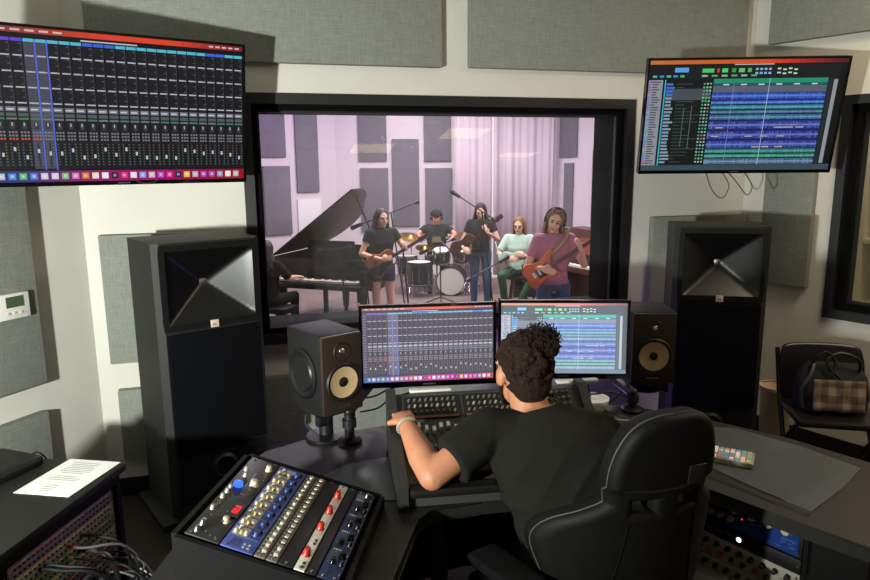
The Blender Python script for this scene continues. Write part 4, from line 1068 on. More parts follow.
def person(name, label, loc, yaw, H, skin, hair, top, bottom, arms, seated=None, head=(0, 0, 0), short=False, longhair=0, sleeve=.5, lean=0.0, legs=None, group=None, bare_leg=False, hats=None, wide=1.0):
    """faces local -y; arms: for L(+x) and R(-x): (elbow, wrist, finger dir, palm normal, curl)"""
    k = H / 1.70
    t = thing(name, label, 'person', loc, yaw, group)
    S = lambda *p: V(p) * k
    dz = 0 if seated is None else seated / k + .10 - .95
    def T(x, y, z):
        return V((x, y - lean * max(0, z - .95), z + dz)) * k
    hips = [T(.09, 0, .91), T(-.09, 0, .91)]
    if legs: kn, an, toe = [[V(q) for q in r] for r in legs]
    elif seated is not None:
        kn = [S(.13, -.43, seated / k + .06), S(-.13, -.43, seated / k + .06)]; an = [S(.12, -.42, .09), S(-.12, -.42, .09)]; toe = [p + S(0, -.14, -.06) for p in an]
    else:
        kn = [S(.10, -.02, .49), S(-.10, -.02, .49)]; an = [S(.11, .03, .08), S(-.11, .03, .08)]; toe = [p + S(.02, -.15, -.05) for p in an]
    sh = [T(.165 * wide, 0, 1.385), T(-.165 * wide, 0, 1.385)]
    hc = T(0, -.02, 1.575); R = rotm(*head)
    mb = MB()
    mb.ell(T(0, 0, .94), (.155 * k, .105 * k, .11 * k)); mb.ell(T(0, 0, 1.10), (.125 * k, .09 * k, .13 * k)); mb.ell(T(0, 0, 1.27), (.155 * k, .105 * k, .15 * k))
    mb.cap(sh[0], sh[1], .055 * k); mb.cap(T(0, .01, 1.38), T(0, .005, 1.52), .055 * k, .05 * k)
    for i in (0, 1):
        mb.cap(hips[i], kn[i], .078 * k, .052 * k); mb.cap(kn[i], an[i], .050 * k, .034 * k); mb.cap(an[i] + V((0, .02, -.045)) * k, toe[i], .034 * k, .028 * k)
        e, w, d, n, cu = arms[i]; e = V(e); w = V(w)
        mb.cap(sh[i], e, .046 * k, .038 * k); mb.cap(e, w, .038 * k, .024 * k); hand(mb, w, d, n, k, cu, 1 if i == 0 else -1)
    put_head(mb, hc, R, k)
    body = remesh(mb, 'body', skin, t, .0085, 2)
    face_bits(body, hc, R, k)
    # shirt
    mb = MB(); wx = 1.0
    mb.loft([(T(0, 0, .93), .150 * k * wide, .122 * k), (T(0, 0, 1.02), .142 * k * wide, .112 * k), (T(0, 0, 1.12), .140 * k * wide, .108 * k), (T(0, -.005, 1.25), .168 * k * wide, .128 * k), (T(0, 0, 1.36), .172 * k * wide, .105 * k), (T(0, .0, 1.42), .12 * k, .085 * k), (T(0, .005, 1.44), .064 * k, .062 * k)], sq=2.4)
    mb.cap(sh[0], sh[1], .066 * k)
    for i in (0, 1):
        e = V(arms[i][0]); q = sh[i].lerp(e, sleeve); mb.ell(sh[i], (.066 * k,) * 3); mb.cyl(sh[i], q, .066 * k, .058 * k, 16)
    remesh(mb, 'shirt', top, t, .011, 2)
    mb = MB()
    mb.loft([(T(0, 0, .97), .145 * k, .112 * k), (T(0, 0, .92), .16 * k, .118 * k), (T(0, 0, .86), .155 * k, .112 * k)], sq=2.3)
    fr = .42 if short else 1
    for i in (0, 1):
        mb.ell(hips[i], (.09 * k,) * 3); q = hips[i].lerp(kn[i], fr); mb.cyl(hips[i], q, .09 * k, (.082 if short else .064) * k, 18)
        if not short: mb.ell(kn[i], .064 * k); mb.cyl(kn[i], kn[i].lerp(an[i], .94), .063 * k, .05 * k, 18)
    remesh(mb, 'shorts' if short else 'trousers', bottom, t, .011, 2)
    for i in (0, 1):
        mb = MB(); mb.cap(an[i] + V((0, .03, -.04)) * k, toe[i] + V((0, -.03, -.0)) * k, .042 * k, .034 * k); mb.cyl(an[i] + V((0, .0, -.05)) * k, an[i] + V((0, 0, .02)) * k, .045 * k, .042 * k)
        remesh(mb, 'shoe', 'plastic', t, .012, 1)
    # hair
    f = lambda x, y, z: hc + R @ (V((x, y, z)) * k)
    mb = MB(); mb.ell(f(0, .026, .034), (.086 * k, .098 * k, .096 * k), R.to_4x4()); mb.ell(f(0, .055, -.02), (.078 * k, .065 * k, .08 * k), R.to_4x4())
    if longhair:
        rr = random.Random(len(label))
        for i in range(34):
            a = rad(-118 + 236 * i / 33) + PI / 2
            x0, y0 = math.cos(a), math.sin(a)
            L = longhair * (.85 + .25 * rr.random())
            p = [f(x0 * .03, .01 + y0 * .03, .118), f(x0 * .075, .02 + y0 * .085, .05), f(x0 * .092, .03 + y0 * .085, -.05)]
            p2 = p[-1]
            for q in range(1, 5):
                p.append(V((p2.x + x0 * .018 * q * k + rr.uniform(-.008, .008), p2.y + (y0 * .012 * q + .0) * k, p2.z - L * q / 4)))
            mb.tube(p, lambda s: (.019 - .011 * s) * k, 6, 3)
    remesh(mb, 'hair', hair, t, .009, 1)
    return t, hc, R, k, sh, T

FLO = LF
def headphones(hc, R, k, t, col='plastic'):
    f = lambda x, y, z: hc + R @ (V((x, y, z)) * k)
    mb = MB(); pts = [f(math.sin(a) * .10, .015, .02 + math.cos(a) * .115) for a in [rad(-95 + 190 * i / 14) for i in range(15)]]
    mb.tube(pts, .009 * k, 8); mb.build('headband', col, t)
    for s in (-1, 1):
        mb = MB(); mb.cyl(f(s * .08, .015, -.005), f(s * .112, .015, -.005), .042 * k, .036 * k, 20); mb.build('ear_cup', col, t)
def wearing(label, hc, R, k, owner, cat='headphones'):
    t = thing('headphones', label, cat, mtx=owner.matrix_world.copy()); headphones(hc, R, k, t); return t

def guitar(name, label, mtx, body, neck='woodd', L=1.0, kind='acoustic', bw=1.0):
    """body centre at origin, neck along +x, face toward -y"""
    t = thing(name, label, 'guitar', mtx=mtx)
    if kind == 'acoustic': ol = [(-.24, 0), (-.235, .09), (-.18, .165), (-.10, .185), (-.02, .15), (.03, .125), (.09, .13), (.16, .135), (.215, .10), (.235, .03)]
    else: ol = [(-.21, 0), (-.22, .09), (-.15, .15), (-.06, .12), (.02, .105), (.10, .13), (.19, .165), (.21, .145), (.15, .09), (.13, .035)]
    lowr = [(x, -y) for x, y in ol[::-1]]
    if kind != 'acoustic': lowr = [(.13, -.035), (.12, -.08), (.16, -.125), (.14, -.14), (.06, -.12), (-.02, -.10), (-.08, -.12), (-.17, -.15), (-.22, -.10)]
    pts = [V((x * L, y * L * bw, 0)) for x, y in ol + lowr]
    pts = spline(pts + [pts[0]], 4)[:-1]
    th = (.045 if kind == 'acoustic' else .02) * L
    tr = M(((1, 0, 0, 0), (0, 0, 1, 0), (0, 1, 0, 0), (0, 0, 0, 1)))
    plate('body', [(p.x, p.y) for p in pts], [], th - .006, .006, body, t, tr=tr)
    fy = -th - .002
    if kind == 'acoustic':
        mb = MB(); mb.cyl((.06 * L, fy + .001, 0), (.06 * L, fy - .001, 0), .045 * L, n=24); mb.build('sound_hole', 'plastic', t)
        mb = MB(); mb.box((-.11 * L, fy - .003, 0), (.025 * L, .01, .12 * L)); mb.build('bridge', 'woodd', t, False)
    else:
        mb = MB(); mb.box((0, fy - .001, -.01), (.17 * L, .003, .13 * L), bev=.001); mb.build('pickguard', 'plastic', t)
        for x in (-.05, .02, .08):
            mb = MB(); mb.box((x * L, fy - .005, 0), (.02, .008, .075 * L), bev=.002); mb.build('pickup', 'white', t)
        mb = MB(); mb.box((-.12 * L, fy - .004, 0), (.03, .01, .07 * L)); mb.build('bridge', 'chrome', t, False)
    nl = (.60 if kind == 'acoustic' else .66) * L
    mb = MB(); mb.box((.16 * L + nl / 2 - .05, -th + .004 - .006, 0), (nl, .024, .05 * L), bev=.004); mb.build('neck', neck, t)
    mb = MB()
    for i in range(10): mb.box((.22 * L + i * .04 * L, -th - .009, 0), (.003, .002, .048 * L))
    mb.build('frets', 'metal', t, False)
    hx = .11 * L + nl
    mb = MB(); mb.box((hx + .06 * L, -th + .004, .0), (.15 * L, .018, .075 * L), bev=.004); hd = mb.build('headstock', neck, t)
    mb = MB()
    for i in range(3):
        for s in (-1, 1): mb.cyl((hx + .02 * L + i * .04 * L, -th + .004, s * .035 * L), (hx + .02 * L + i * .04 * L, -th + .004, s * .06 * L), .007, n=8)
    mb.build('tuning_pegs', 'metal', hd)
    mb = MB()
    for i in range(4): mb.cyl((-.11 * L, fy - .012, (i - 1.5) * .009), (hx, fy - .010, (i - 1.5) * .008), .0009, n=5)
    mb.build('strings', 'metal', t)
    return t
def gm(pos, neck, face):
    """matrix: x along neck, -y along face"""
    x = V(neck).normalized(); y = -V(face).normalized(); y = (y - x * y.dot(x)).normalized(); z = x.cross(y)
    m = M((x, y, z)).transposed().to_4x4(); m.translation = V(pos); return m
def at(px, Y): return V((X(px, Y), Y, FLO))
def rel(base, yaw, p): return M.Rotation(yaw, 4, 'Z') @ V(p) + V(base)

# player 1: long dark hair, black shirt, denim shorts, small brown acoustic
b_ = at(380, 8.65); yw_ = rad(22)
gp = (-.02, -.20, 1.02)
pl, hc, R, k, sh, T = person('standing_player', 'person with long dark hair in black top and denim shorts playing a small brown guitar', b_, yw_, 1.64, 'skin2', 'hairb', 'tee2', 'denimd',
    [((.29, -.06, 1.12), (.24, -.27, 1.14), (-.3, -.3, .5), (-.6, .5, 0), .8), ((-.28, -.02, 1.08), (-.10, -.27, 1.03), (.9, -.2, .1), (0, .9, -.2), .5)], short=True, longhair=.30, head=(6, 12, 0), sleeve=.45)
guitar('acoustic_guitar', 'small brown acoustic guitar held by the player in denim shorts', gm(rel(b_, yw_, (-.06, -.185, .98)), M.Rotation(yw_, 3, 'Z') @ V((.9, -.1, .5)), M.Rotation(yw_, 3, 'Z') @ V((0, -1, .1))), 'wood', L=.78)
# player 2: black shirt, jeans, brown guitar
b_ = at(481, 10.1); yw_ = rad(-14)
pl, hc, R, k, sh, T = person('standing_player', 'person with long black hair, black top and blue jeans standing before the curtain', b_, yw_, 1.62, 'skin2', 'hairb', 'tee2', 'denim',
    [((.27, -.04, 1.08), (.16, -.26, 1.20), (-.4, -.1, .6), (-.2, .9, 0), .7), ((-.27, -.03, 1.04), (-.22, -.26, .98), (.5, -.2, -.4), (0, .9, -.2), .5)], longhair=.24, head=(24, 8, 0), sleeve=.5)
guitar('acoustic_guitar', 'reddish brown acoustic guitar held by the player in jeans near the drums', gm(rel(b_, yw_, (-.20, -.19, .98)), M.Rotation(yw_, 3, 'Z') @ V((.72, -.05, .62)), M.Rotation(yw_, 3, 'Z') @ V((0, -1, .0))), 'woodd', L=.88)
# player 3: seated, glasses, long light brown hair
b_ = at(520, 9.6); b_.z = FLO; yw_ = rad(-12)
pl, hc, R, k, sh, T = person('seated_player', 'person with long light brown hair and glasses seated in a pale top and green trousers', b_, yw_, 1.66, 'skin2', 'hairbr', 'mint', 'green',
    [((.28, -.10, .93), (.12, -.30, .93), (-.8, -.2, .2), (0, .9, -.1), .6), ((-.28, -.08, .93), (-.12, -.30, .88), (.8, -.2, .0), (0, .9, -.1), .5)], seated=.62, longhair=.46, head=(14, -8, 0), sleeve=.8,
    legs=[[(.24, -.40, .66), (-.20, -.40, .66)], [(.06, -.44, .30), (-.15, -.36, .28)], [(.02, -.58, .26), (-.15, -.5, .22)]])
f = lambda x, y, z: hc + R @ (V((x, y, z)) * k)
gl = thing('glasses', 'thin round glasses on the face of the seated player', 'glasses', mtx=pl.matrix_world.copy() if False else M.Translation(b_) @ M.Rotation(yw_, 4, 'Z'))
for s in (-1, 1):
    mb = MB(); mb.tube([f(s * .031 + .022 * math.cos(a), -.104, .006 + .019 * math.sin(a)) for a in [2 * PI * i / 16 for i in range(17)]], .0022, 6); mb.build('rim', 'plastic', gl)
    mb = MB(); mb.cyl(f(s * .053, -.104, .01), f(s * .078, .0, .006), .002, n=6); mb.build('temple', 'plastic', gl)
guitar('travel_guitar', 'small pale green guitar on the lap of the seated player', gm(rel(b_, yw_, (-.07, -.245, .86)), M.Rotation(yw_, 3, 'Z') @ V((.95, -.1, .22)), M.Rotation(yw_, 3, 'Z') @ V((0, -1, .1))), 'mint', L=.72)
st = thing('stool', 'dark wooden stool under the seated player with glasses', 'stool', b_, yw_)
mb = MB(); mb.lathe([(.18, .56), (.19, .60), (.17, .62), (0, .62)], n=24); mb.build('seat', 'woodd', st)
for a in range(4):
    mb = MB(); c, s = math.cos(a * PI / 2 + .8), math.sin(a * PI / 2 + .8); mb.cyl((c * .12, s * .12, .57), (c * .2, s * .2, 0), .015); mb.build('leg', 'woodd', st)
mb = MB(); mb.tube([(math.cos(2 * PI * i / 20) * .165, math.sin(2 * PI * i / 20) * .165, .25) for i in range(21)], .009, 6); mb.build('foot_ring', 'metal', st)
# player 4: pink shirt, headphones, orange electric guitar
b_ = at(556, 7.0); yw_ = rad(6)
pl4, hc, R, k, sh, T = person('standing_player', 'person with long hair in a pink shirt and jeans wearing headphones, head tilted', b_, yw_, 1.74, 'skin2', 'hairbr', 'pink', 'denim',
    [((.31, -.06, 1.15), (.20, -.29, 1.33), (-.3, -.3, .6), (-.6, .6, 0), .8), ((-.29, .0, 1.12), (-.20, -.27, 1.16), (.85, -.2, -.3), (0, .9, -.2), .5)], longhair=.42, head=(16, -16, 14), sleeve=.6)
bpy.context.view_layer.update()
wearing('black headphones on the head of the player in pink', hc, R, k, pl4)
guitar('electric_guitar', 'orange electric guitar with a dark pickguard held by the player in pink', gm(rel(b_, yw_, (-.17, -.20, 1.13)), M.Rotation(yw_, 3, 'Z') @ V((.78, -.14, .50)), M.Rotation(yw_, 3, 'Z') @ V((0, -1, .12))), 'orange', L=.84, kind='electric')
mb = MB(); pts = [(-.16, .09, 1.46), (-.10, -.10, 1.44), (.02, -.165, 1.30), (.10, -.20, 1.20)]
mb.tube([rel(b_, yw_, p) for p in [(.12, .12, 1.50), (.13, -.06, 1.53), (.05, -.16, 1.40), (-.10, -.165, 1.26), (-.24, -.19, 1.16)]], .016, 8, 5)
tag(mb.build('guitar_strap', 'yellow'), 'yellow patterned strap across the chest of the player in pink', 'strap')
# drummer
b_ = at(436, 12.0); yw_ = rad(0)
dr, hc, R, k, sh, T = person('drummer', 'person in a black shirt and cap wearing headphones, seated behind the drum kit', b_, yw_, 1.75, 'skin3', 'hairb', 'tee2', 'tee2',
    [((.33, -.10, .98), (.26, -.36, .93), (.1, -.9, -.1), (0, 0, -1), .9), ((-.33, -.10, .98), (-.26, -.36, .93), (-.1, -.9, -.1), (0, 0, -1), .9)], seated=.52, head=(6, 0, 0), sleeve=.6, wide=1.15)
bpy.context.view_layer.update()
wearing('headphones over the cap of the drummer', hc, R, k, dr)
cp = thing('cap', 'dark cap on the head of the drummer', 'cap', mtx=dr.matrix_world.copy())
mb = MB(); mb.ell(hc + V((0, .02, .06)), (.096, .115, .085)); mb.build('crown', 'tee2', cp); mb = MB(); mb.ell(hc + V((0, -.11, .05)), (.07, .07, .008)); mb.build('brim', 'tee2', cp)
mb = MB(); mb.box((0, -.137, 1.24 + (.52 / k + .10 - .95) * k), (.15, .002, .10)); em = mb.build('shirt_emblem', mat('emblem', (120, 110, 80), .8), dr, False)
for s in (-1, 1):
    ds = thing('drumstick', ['drumstick in the drummer hand on the side of the hi-hat', 'drumstick in the drummer hand on the side of the floor tom'][s > 0], 'drumstick', mtx=dr.matrix_world.copy())
    mb = MB(); mb.cyl((s * .29, -.36, .92), (s * .15, -.72, .98), .008, .005, 8); mb.build('stick', 'ivory', ds)
st = thing('drum_stool', 'round black stool under the drummer', 'stool', b_)
mb = MB(); mb.lathe([(.15, .44), (.18, .46), (.17, .52), (0, .52)], n=24); mb.build('seat', 'leather', st); mb = MB(); mb.cyl((0, 0, .1), (0, 0, .45), .015)
for a in range(3): mb.cyl((0, 0, .25), (math.cos(a * 2.1) * .22, math.sin(a * 2.1) * .22, 0.01), .01)
mb.build('tripod', 'chrome', st)

# drum kit
def drum(name, label, c, ax, r, L, parent=None, lugs=8, head_m='drumhead', fh=None):
    c = V(c); ax = V(ax).normalized()
    t = parent or thing(name, label, 'drum', (c.x, c.y, FLO)); o = V((0, 0, 0)) if parent else V((0, 0, c.z - FLO))
    if parent: o = c
    pre = '' if not parent else 'tom_'
    mb = MB(); mb.cyl(o - ax * L / 2, o + ax * L / 2, r, n=36); sp = mb.build(pre + 'shell', 'shell', t)
    for s in (-1, 1):
        mb = MB(); mb.lathe([(r * .985, 0), (r * 1.045, 0), (r * 1.045, .022), (r * .985, .024)], o + ax * s * (L / 2 - (.011 if s > 0 else -.011)), ax * s, 36); mb.build('hoop', 'chrome' if r < .2 else 'shell', sp)
        mb = MB(); mb.cyl(o + ax * s * (L / 2), o + ax * s * (L / 2 + .006), r * .985, n=36); mb.build('head', head_m, sp)
    up = ax.orthogonal().normalized(); w = ax.cross(up)
    for i in range(lugs):
        a = 2 * PI * i / lugs; d = up * math.cos(a) + w * math.sin(a)
        mb = MB(); mb.cyl(o + d * (r + .012) - ax * L * .42, o + d * (r + .012) + ax * L * .42, .005, n=6); mb.cyl(o + d * (r + .008) - ax * .03, o + d * (r + .008) + ax * .03, .013, n=8); mb.build('lug', 'chrome', sp)
    return t, o, sp
KX = lambda px, Y: X(px, Y)
bdc = P(451.5, 278, 11.4); bdc.z = FLO + .245
bd, o, sp = drum('bass_drum', 'bass drum with a round black port in its pale front head', bdc, (-.12, -1, 0), .235, .38)
mb = MB(); ax = V((-.12, -1, 0)).normalized(); mb.cyl(o + ax * .197 + V((.05, 0, -.03)), o + ax * .201 + V((.05, 0, -.03)), .055, n=24); mb.build('port', 'rubber', sp)
for s in (-1, 1):
    mb = MB(); mb.cyl(o + V((s * .2, -.1, -.1)), o + V((s * .34, -.22, -.242)), .01, n=8); mb.build('spur', 'chrome', bd)
for s, px in ((-1, 430), (1, 449)):
    c = V((s * .17, .0, .245 + .42)); drum('rack_tom', '', c, (0, -.25, 1), .14, .2, parent=bd, lugs=6)
    mb = MB(); mb.cyl((s * .05, 0, .47), (s * .12, 0, .6), .012); mb.build('tom_mount', 'chrome', bd)
ft = V((KX(418, 11.2), 11.2, FLO + .40)); tt, o, sp = drum('floor_tom', 'dark floor tom standing left of the bass drum', ft, (0, 0, 1), .2, .36)
for a in range(3):
    mb = MB(); mb.cyl((math.cos(a * 2.1) * .225, math.sin(a * 2.1) * .225, 0), (math.cos(a * 2.1) * .225, math.sin(a * 2.1) * .225, .45), .008); mb.build('leg', 'chrome', tt)
sd = V((KX(468, 11.6), 11.6, FLO + .62)); tt, o, sp = drum('snare_drum', 'shallow snare drum on a stand right of the bass drum', sd, (0, -.1, 1), .17, .13)
mb = MB(); mb.cyl((0, 0, .2), (0, 0, .55), .012)
for a in range(3):
    mb.cyl((0, 0, .25), (math.cos(a * 2.1) * .25, math.sin(a * 2.1) * .25, 0.01), .01); mb.cyl((0, 0, .45), (math.cos(a * 2.1) * .17, math.sin(a * 2.1) * .17, .56), .008)
mb.build('stand', 'chrome', tt)
t_tom = V((KX(406, 11.5), 11.5, FLO + .5)); tt, o, sp = drum('floor_tom', 'second dark floor tom at the far left of the drum kit', t_tom, (0, 0, 1), .17, .30)
mb = MB(); [mb.cyl((math.cos(a * 2.1) * .19, math.sin(a * 2.1) * .19, 0), (math.cos(a * 2.1) * .19, math.sin(a * 2.1) * .19, .5), .008) for a in range(3)]; mb.build('legs', 'chrome', tt)
def cymbal(label, px, py, Y, r, tilt, boom=0):
    c = P(px, py, Y); t = thing('cymbal', label, 'cymbal', (c.x, Y, FLO)); h = c.z - FLO
    mb = MB(); mb.lathe([(0, .03), (.03, .025), (.05, .008), (r, -.02), (r, -.023), (.05, .004), (.0, .02)], (0, 0, h), V((tilt, -.25, 1)), 36); mb.build('plate', 'brass', t)
    mb = MB(); mb.cyl((0, 0, .3), (0, 0, h + .03), .011)
    mb.build('pole', 'chrome', t)
    for a in range(3):
        mb = MB(); mb.cyl((0, 0, .42), (math.cos(a * 2.1 + .4) * .28, math.sin(a * 2.1 + .4) * .28, 0.01), .01); mb.build('leg', 'chrome', t)
cymbal('brass cymbal on a stand at the left of the drummer', 411, 236, 11.7, .23, .15)
cymbal('brass cymbal on a stand at the right of the drummer', 470, 233, 11.8, .24, -.15)
cymbal('low hi-hat cymbal on a stand by the snare drum', 478, 246, 11.5, .18, 0)
cymbal('small brass cymbal above the bass drum toms', 425, 247, 11.75, .17, .1)

# microphone stands
def micstand(label, foot, Y, top, boom, mic_m='plastic', rb=.01):
    f0 = at(foot, Y); tp = P(top[0], top[1], Y); t = thing('microphone_stand', label, 'microphone stand', f0)
    h = tp.z - FLO
    mb = MB(); mb.cyl((0, 0, .05), (tp.x - f0.x, 0, h), rb); mb.build('pole', 'plastic', t)
    for a in range(3):
        mb = MB(); mb.cyl((0, 0, .14), (math.cos(a * 2.1 + .5) * .3, math.sin(a * 2.1 + .5) * .3, 0.01), .009); mb.build('leg', 'plastic', t)
    if boom:
        q0 = P(*boom[0]) - f0; q1 = P(*boom[1]) - f0
        mb = MB(); mb.cyl(q0, q1, .009); mb.build('boom_arm', 'plastic', t)
        d = (q1 - q0).normalized(); mb = MB(); mb.cyl(q1, q1 + d * .13, .024, .03, 12); mb.ell(q1 + d * .14, .034); mb.build('microphone', mic_m, t)
        mb = MB(); mb.cyl(q0 - d * .06, q0, .025); mb.build('counterweight', 'plastic', t)
    return t
micstand('black microphone stand with a long boom rising over the player in shorts', 404, 9.4, (391, 213), ((415, 203, 9.3), (362, 224, 9.3)))
micstand('black microphone stand with its boom high left of the player in jeans', 495, 9.7, (482, 212), ((492, 218, 9.6), (460, 197, 9.8)))
micstand('black microphone stand in front of the drum kit with a short boom', 440, 10.4, (440, 244), ((452, 240, 10.4), (428, 250, 10.6)))
micstand('upright black microphone stand between the player in shorts and the drums', 408, 8.9, (402, 240), None, rb=.012)
micstand('black stand with a boom aimed at the seated player with glasses', 491, 8.6, (491, 272), ((470, 279, 8.6), (499, 262, 8.8)))
micstand('microphone stand with a boom reaching into the open grand piano', 343, 8.3, (340, 250), ((348, 247, 8.3), (326, 250, 8.6)))
micstand('slim black microphone stand in front of the player in shorts', 369, 8.0, (364, 262), None)
micstand('microphone stand with a boom over the cymbals right of the drummer', 466, 11.9, (466, 236), ((476, 230, 11.9), (452, 237, 12.0)))

# grand piano
pc = at(332, 9.2); pa = rad(-20)
gpn = thing('grand_piano', 'black grand piano with its lid propped open at the left of the studio', 'piano', pc, pa)
# local: keyboard side toward -y, treble to +x; case outline
W_, L_ = .75, .95
ol = [(-W_, -.62), (W_, -.62), (W_, -.05), (.62, .28), (.38, .60), (.10, 1.0), (-.22, 1.20), (-.55, 1.15), (-W_, .9)]
sm = [V((x, y, 0)) for x, y in ol]
curve = sm[:3] + spline(sm[2:], 4)[1:]
pol = [(p.x, p.y) for p in curve]
pol_case = [p for p in pol if True]
rimp = [(x, max(y, -.36)) if y < -.3 else (x, y) for x, y in pol]
mb = MB(); mb.prism(rimp, .62, .70); mb.build('soundboard', 'goldi', gpn, False)
mb = MB()
n_ = len(rimp)
for i in range(n_):
    a_, c_ = V((*rimp[i], 0)), V((*rimp[(i + 1) % n_], 0))
    if (c_ - a_).length < .01: continue
    d = (c_ - a_).normalized(); nn = V((-d.y, d.x, 0)) * .03
    mb.prism([(p.x, p.y) for p in (a_, c_, c_ + nn, a_ + nn)], .58, .98)
mb.build('rim', 'piano', gpn, False)
mb = MB(); mb.box((0, -.55, .66), (1.5, .36, .06), bev=.005)
for s in (-1, 1): mb.box((s * .715, -.5, .77), (.07, .28, .2), bev=.01)
mb.build('key_bed', 'piano', gpn)
mb = MB(); mb.box((0, -.385, .86), (1.36, .03, .22), bev=.006); mb.build('fallboard', 'piano', gpn)
mb = MB(); mb.box((0, -.56, .715), (1.30, .16, .03)); mb.build('white_keys', 'ivory', gpn, False)
mb = MB()
for i in range(36):
    if i % 7 not in (2, 6): mb.box((-.62 + i * .036, -.52, .74), (.013, .09, .02))
mb.build('black_keys', 'piano', gpn, False)
mb = MB(); mb.box((0, -.12, 1.06), (.7, .02, .26), rot=(rad(-14), 0, 0), bev=.004); mb.build('music_desk', 'piano', gpn)
mb = MB()
for i in range(26): mb.cyl((-.6 + i * .045, -.25, .74), (-.55 + i * .03, .75 - abs(i - 6) * .03, .74), .004, n=5)
mb.build('strings', 'brass', gpn)
for x, y in ((-.6, -.42), (.6, -.42), (-.3, .85)):
    mb = MB(); mb.cyl((x, y, .6), (x, y, .08), .075, .045, 12); mb.cyl((x, y, .08), (x, y, .03), .03); mb.cyl((x - .02, y, .03), (x + .02, y, .03), .03, n=14); mb.build('leg', 'piano', gpn)
mb = MB(); mb.box((0, -.3, .32), (.05, .05, .6)); mb.box((0, -.3, .12), (.3, .08, .12)); 
for i in range(3): mb.box((-.08 + i * .08, -.38, .06), (.03, .14, .01))
mb.build('pedals', 'piano', gpn, False)
# lid hinged on the bass side (x = -W), opened
la = rad(36)
lid = [(x + W_, y) for x, y in rimp]
trl = M.Translation((-W_, 0, 1.0)) @ M.Rotation(-la, 4, 'Y')
plate('lid', lid, [], .006, .006, 'piano', gpn, tr=trl)
tip = trl @ V((1.30, .1, 0)); mb = MB(); mb.cyl((.66, .1, .95), tip, .012); mb.build('prop_stick', 'piano', gpn)
# pianist
b_ = M.Translation(pc) @ M.Rotation(pa, 4, 'Z') @ V((-.34, -1.14, 0)); 
yw_ = pa + PI
pn, hc, R, k, sh, T = person('pianist', 'person with dark hair in black seated at the grand piano, hands on its keys', b_, yw_, 1.62, 'skin2', 'hairb', 'tee', 'tee',
    [((.24, -.12, .82), (.20, -.44, .78), (0, -1, -.1), (0, 0, -1), .5), ((-.24, -.12, .82), (-.16, -.44, .78), (0, -1, -.1), (0, 0, -1), .5)], seated=.48, head=(10, 0, 0), sleeve=.95, longhair=.2)
bn_ = thing('piano_bench', 'black padded bench under the pianist', 'bench', b_, yw_)
mb = MB(); mb.box((0, .02, .45), (.7, .34, .07), bev=.02); mb.build('seat', 'leather', bn_)
for sx in (-1, 1):
    for sy in (-1, 1):
        mb = MB(); mb.cyl((sx * .3, .02 + sy * .13, .42), (sx * .3, .02 + sy * .13, 0), .022, .016); mb.build('leg', 'piano', bn_)
# upright piano / keyboard at the right
up = thing('upright_piano', 'brown upright piano at the right edge of the large window', 'piano', at(604, 9.6), rad(-62))
mb = MB(); mb.box((0, .12, .62), (1.45, .34, 1.24), bev=.01); mb.build('case', 'woodd', up)
mb = MB(); mb.box((0, -.17, .68), (1.45, .34, .08), bev=.008); [mb.box((s * .70, -.2, .36), (.06, .26, .72)) for s in (-1, 1)]; mb.build('key_shelf', 'woodd', up)
mb = MB(); mb.box((0, -.24, .735), (1.28, .14, .03)); mb.build('white_keys', 'ivory', up, False)
mb = MB(); [mb.box((-.6 + i * .036, -.2, .755), (.013, .08, .016)) for i in range(34) if i % 7 not in (2, 6)]; mb.build('black_keys', 'plastic', up, False)
mb = MB(); mb.box((0, -.06, 1.02), (.8, .02, .28), rot=(rad(-12), 0, 0)); mb.build('music_rest', mat('red wood', (120, 56, 40), .4), up, False)
# music stand in front of the drums
ms = thing('music_stand', 'black music stand before the seated player with glasses', 'music stand', at(536, 8.3))
mb = MB(); mb.cyl((0, 0, .05), (0, 0, .75), .012); mb.build('pole', 'plastic', ms)
mb = MB(); mb.box((0, 0, .85), (.3, .015, .22), rot=(rad(-25), 0, 0)); mb.build('desk', 'plastic', ms, False)
for a in range(3):
    mb = MB(); mb.cyl((0, 0, .14), (math.cos(a * 2.1) * .25, math.sin(a * 2.1) * .25, 0.01), .009); mb.build('leg', 'plastic', ms)
# studio amplifier
am = thing('guitar_amplifier', 'small black guitar amplifier standing behind the player in pink', 'amplifier', at(530, 11.2), 0)
mb = MB(); mb.box((0, 0, .5), (.5, .3, .75), bev=.02); mb.build('case', 'plastic', am); mb = MB(); mb.box((0, -.152, .45), (.44, .01, .52)); mb.build('grille', 'grille', am, False); mb = MB(); mb.box((0, 0, .06), (.52, .32, .12), bev=.02); mb.build('base', 'plastic', am)

# ------------------------------------------------------------------ engineer
eng = thing('sound_engineer', 'person seen from behind in a black t-shirt, curly hair in a bun, hand on console', 'person', (.45, 1.80, 0))
O = V((.45, 1.80, 0)); E = lambda *p: V(p) - O
mb = MB()
neck0 = E(.310, 1.965, .99); headc = E(.270, 2.045, 1.105); RH = Euler((rad(14), rad(-3), rad(180 + 20))).to_matrix()
shx = V((.99, -.12, 0)).normalized()
mb.loft([(E(.45, 1.80, .50), .16, .12), (E(.44, 1.81, .62), .155, .115), (E(.40, 1.86, .78), .155, .11), (E(.355, 1.905, .90), .17, .105), (E(.33, 1.935, .965), .13, .08), (E(.318, 1.96, 1.01), .062, .06)], xa=shx)
SLh = E(.160, 1.95, .945); SRh = E(.485, 1.905, .945); EL = E(-.012, 1.855, .845); WL = E(-.098, 2.065, .925); ER = E(.575, 1.80, .80); WR = E(.60, 2.02, .78)
mb.cap(SLh, EL, .052, .043); mb.cap(EL, EL.lerp(WL, .35), .043, .046); mb.cap(EL.lerp(WL, .35), WL, .046, .027); hand(mb, WL, (-.18, .95, .02), (.1, .1, -1), .95, .75, -1)
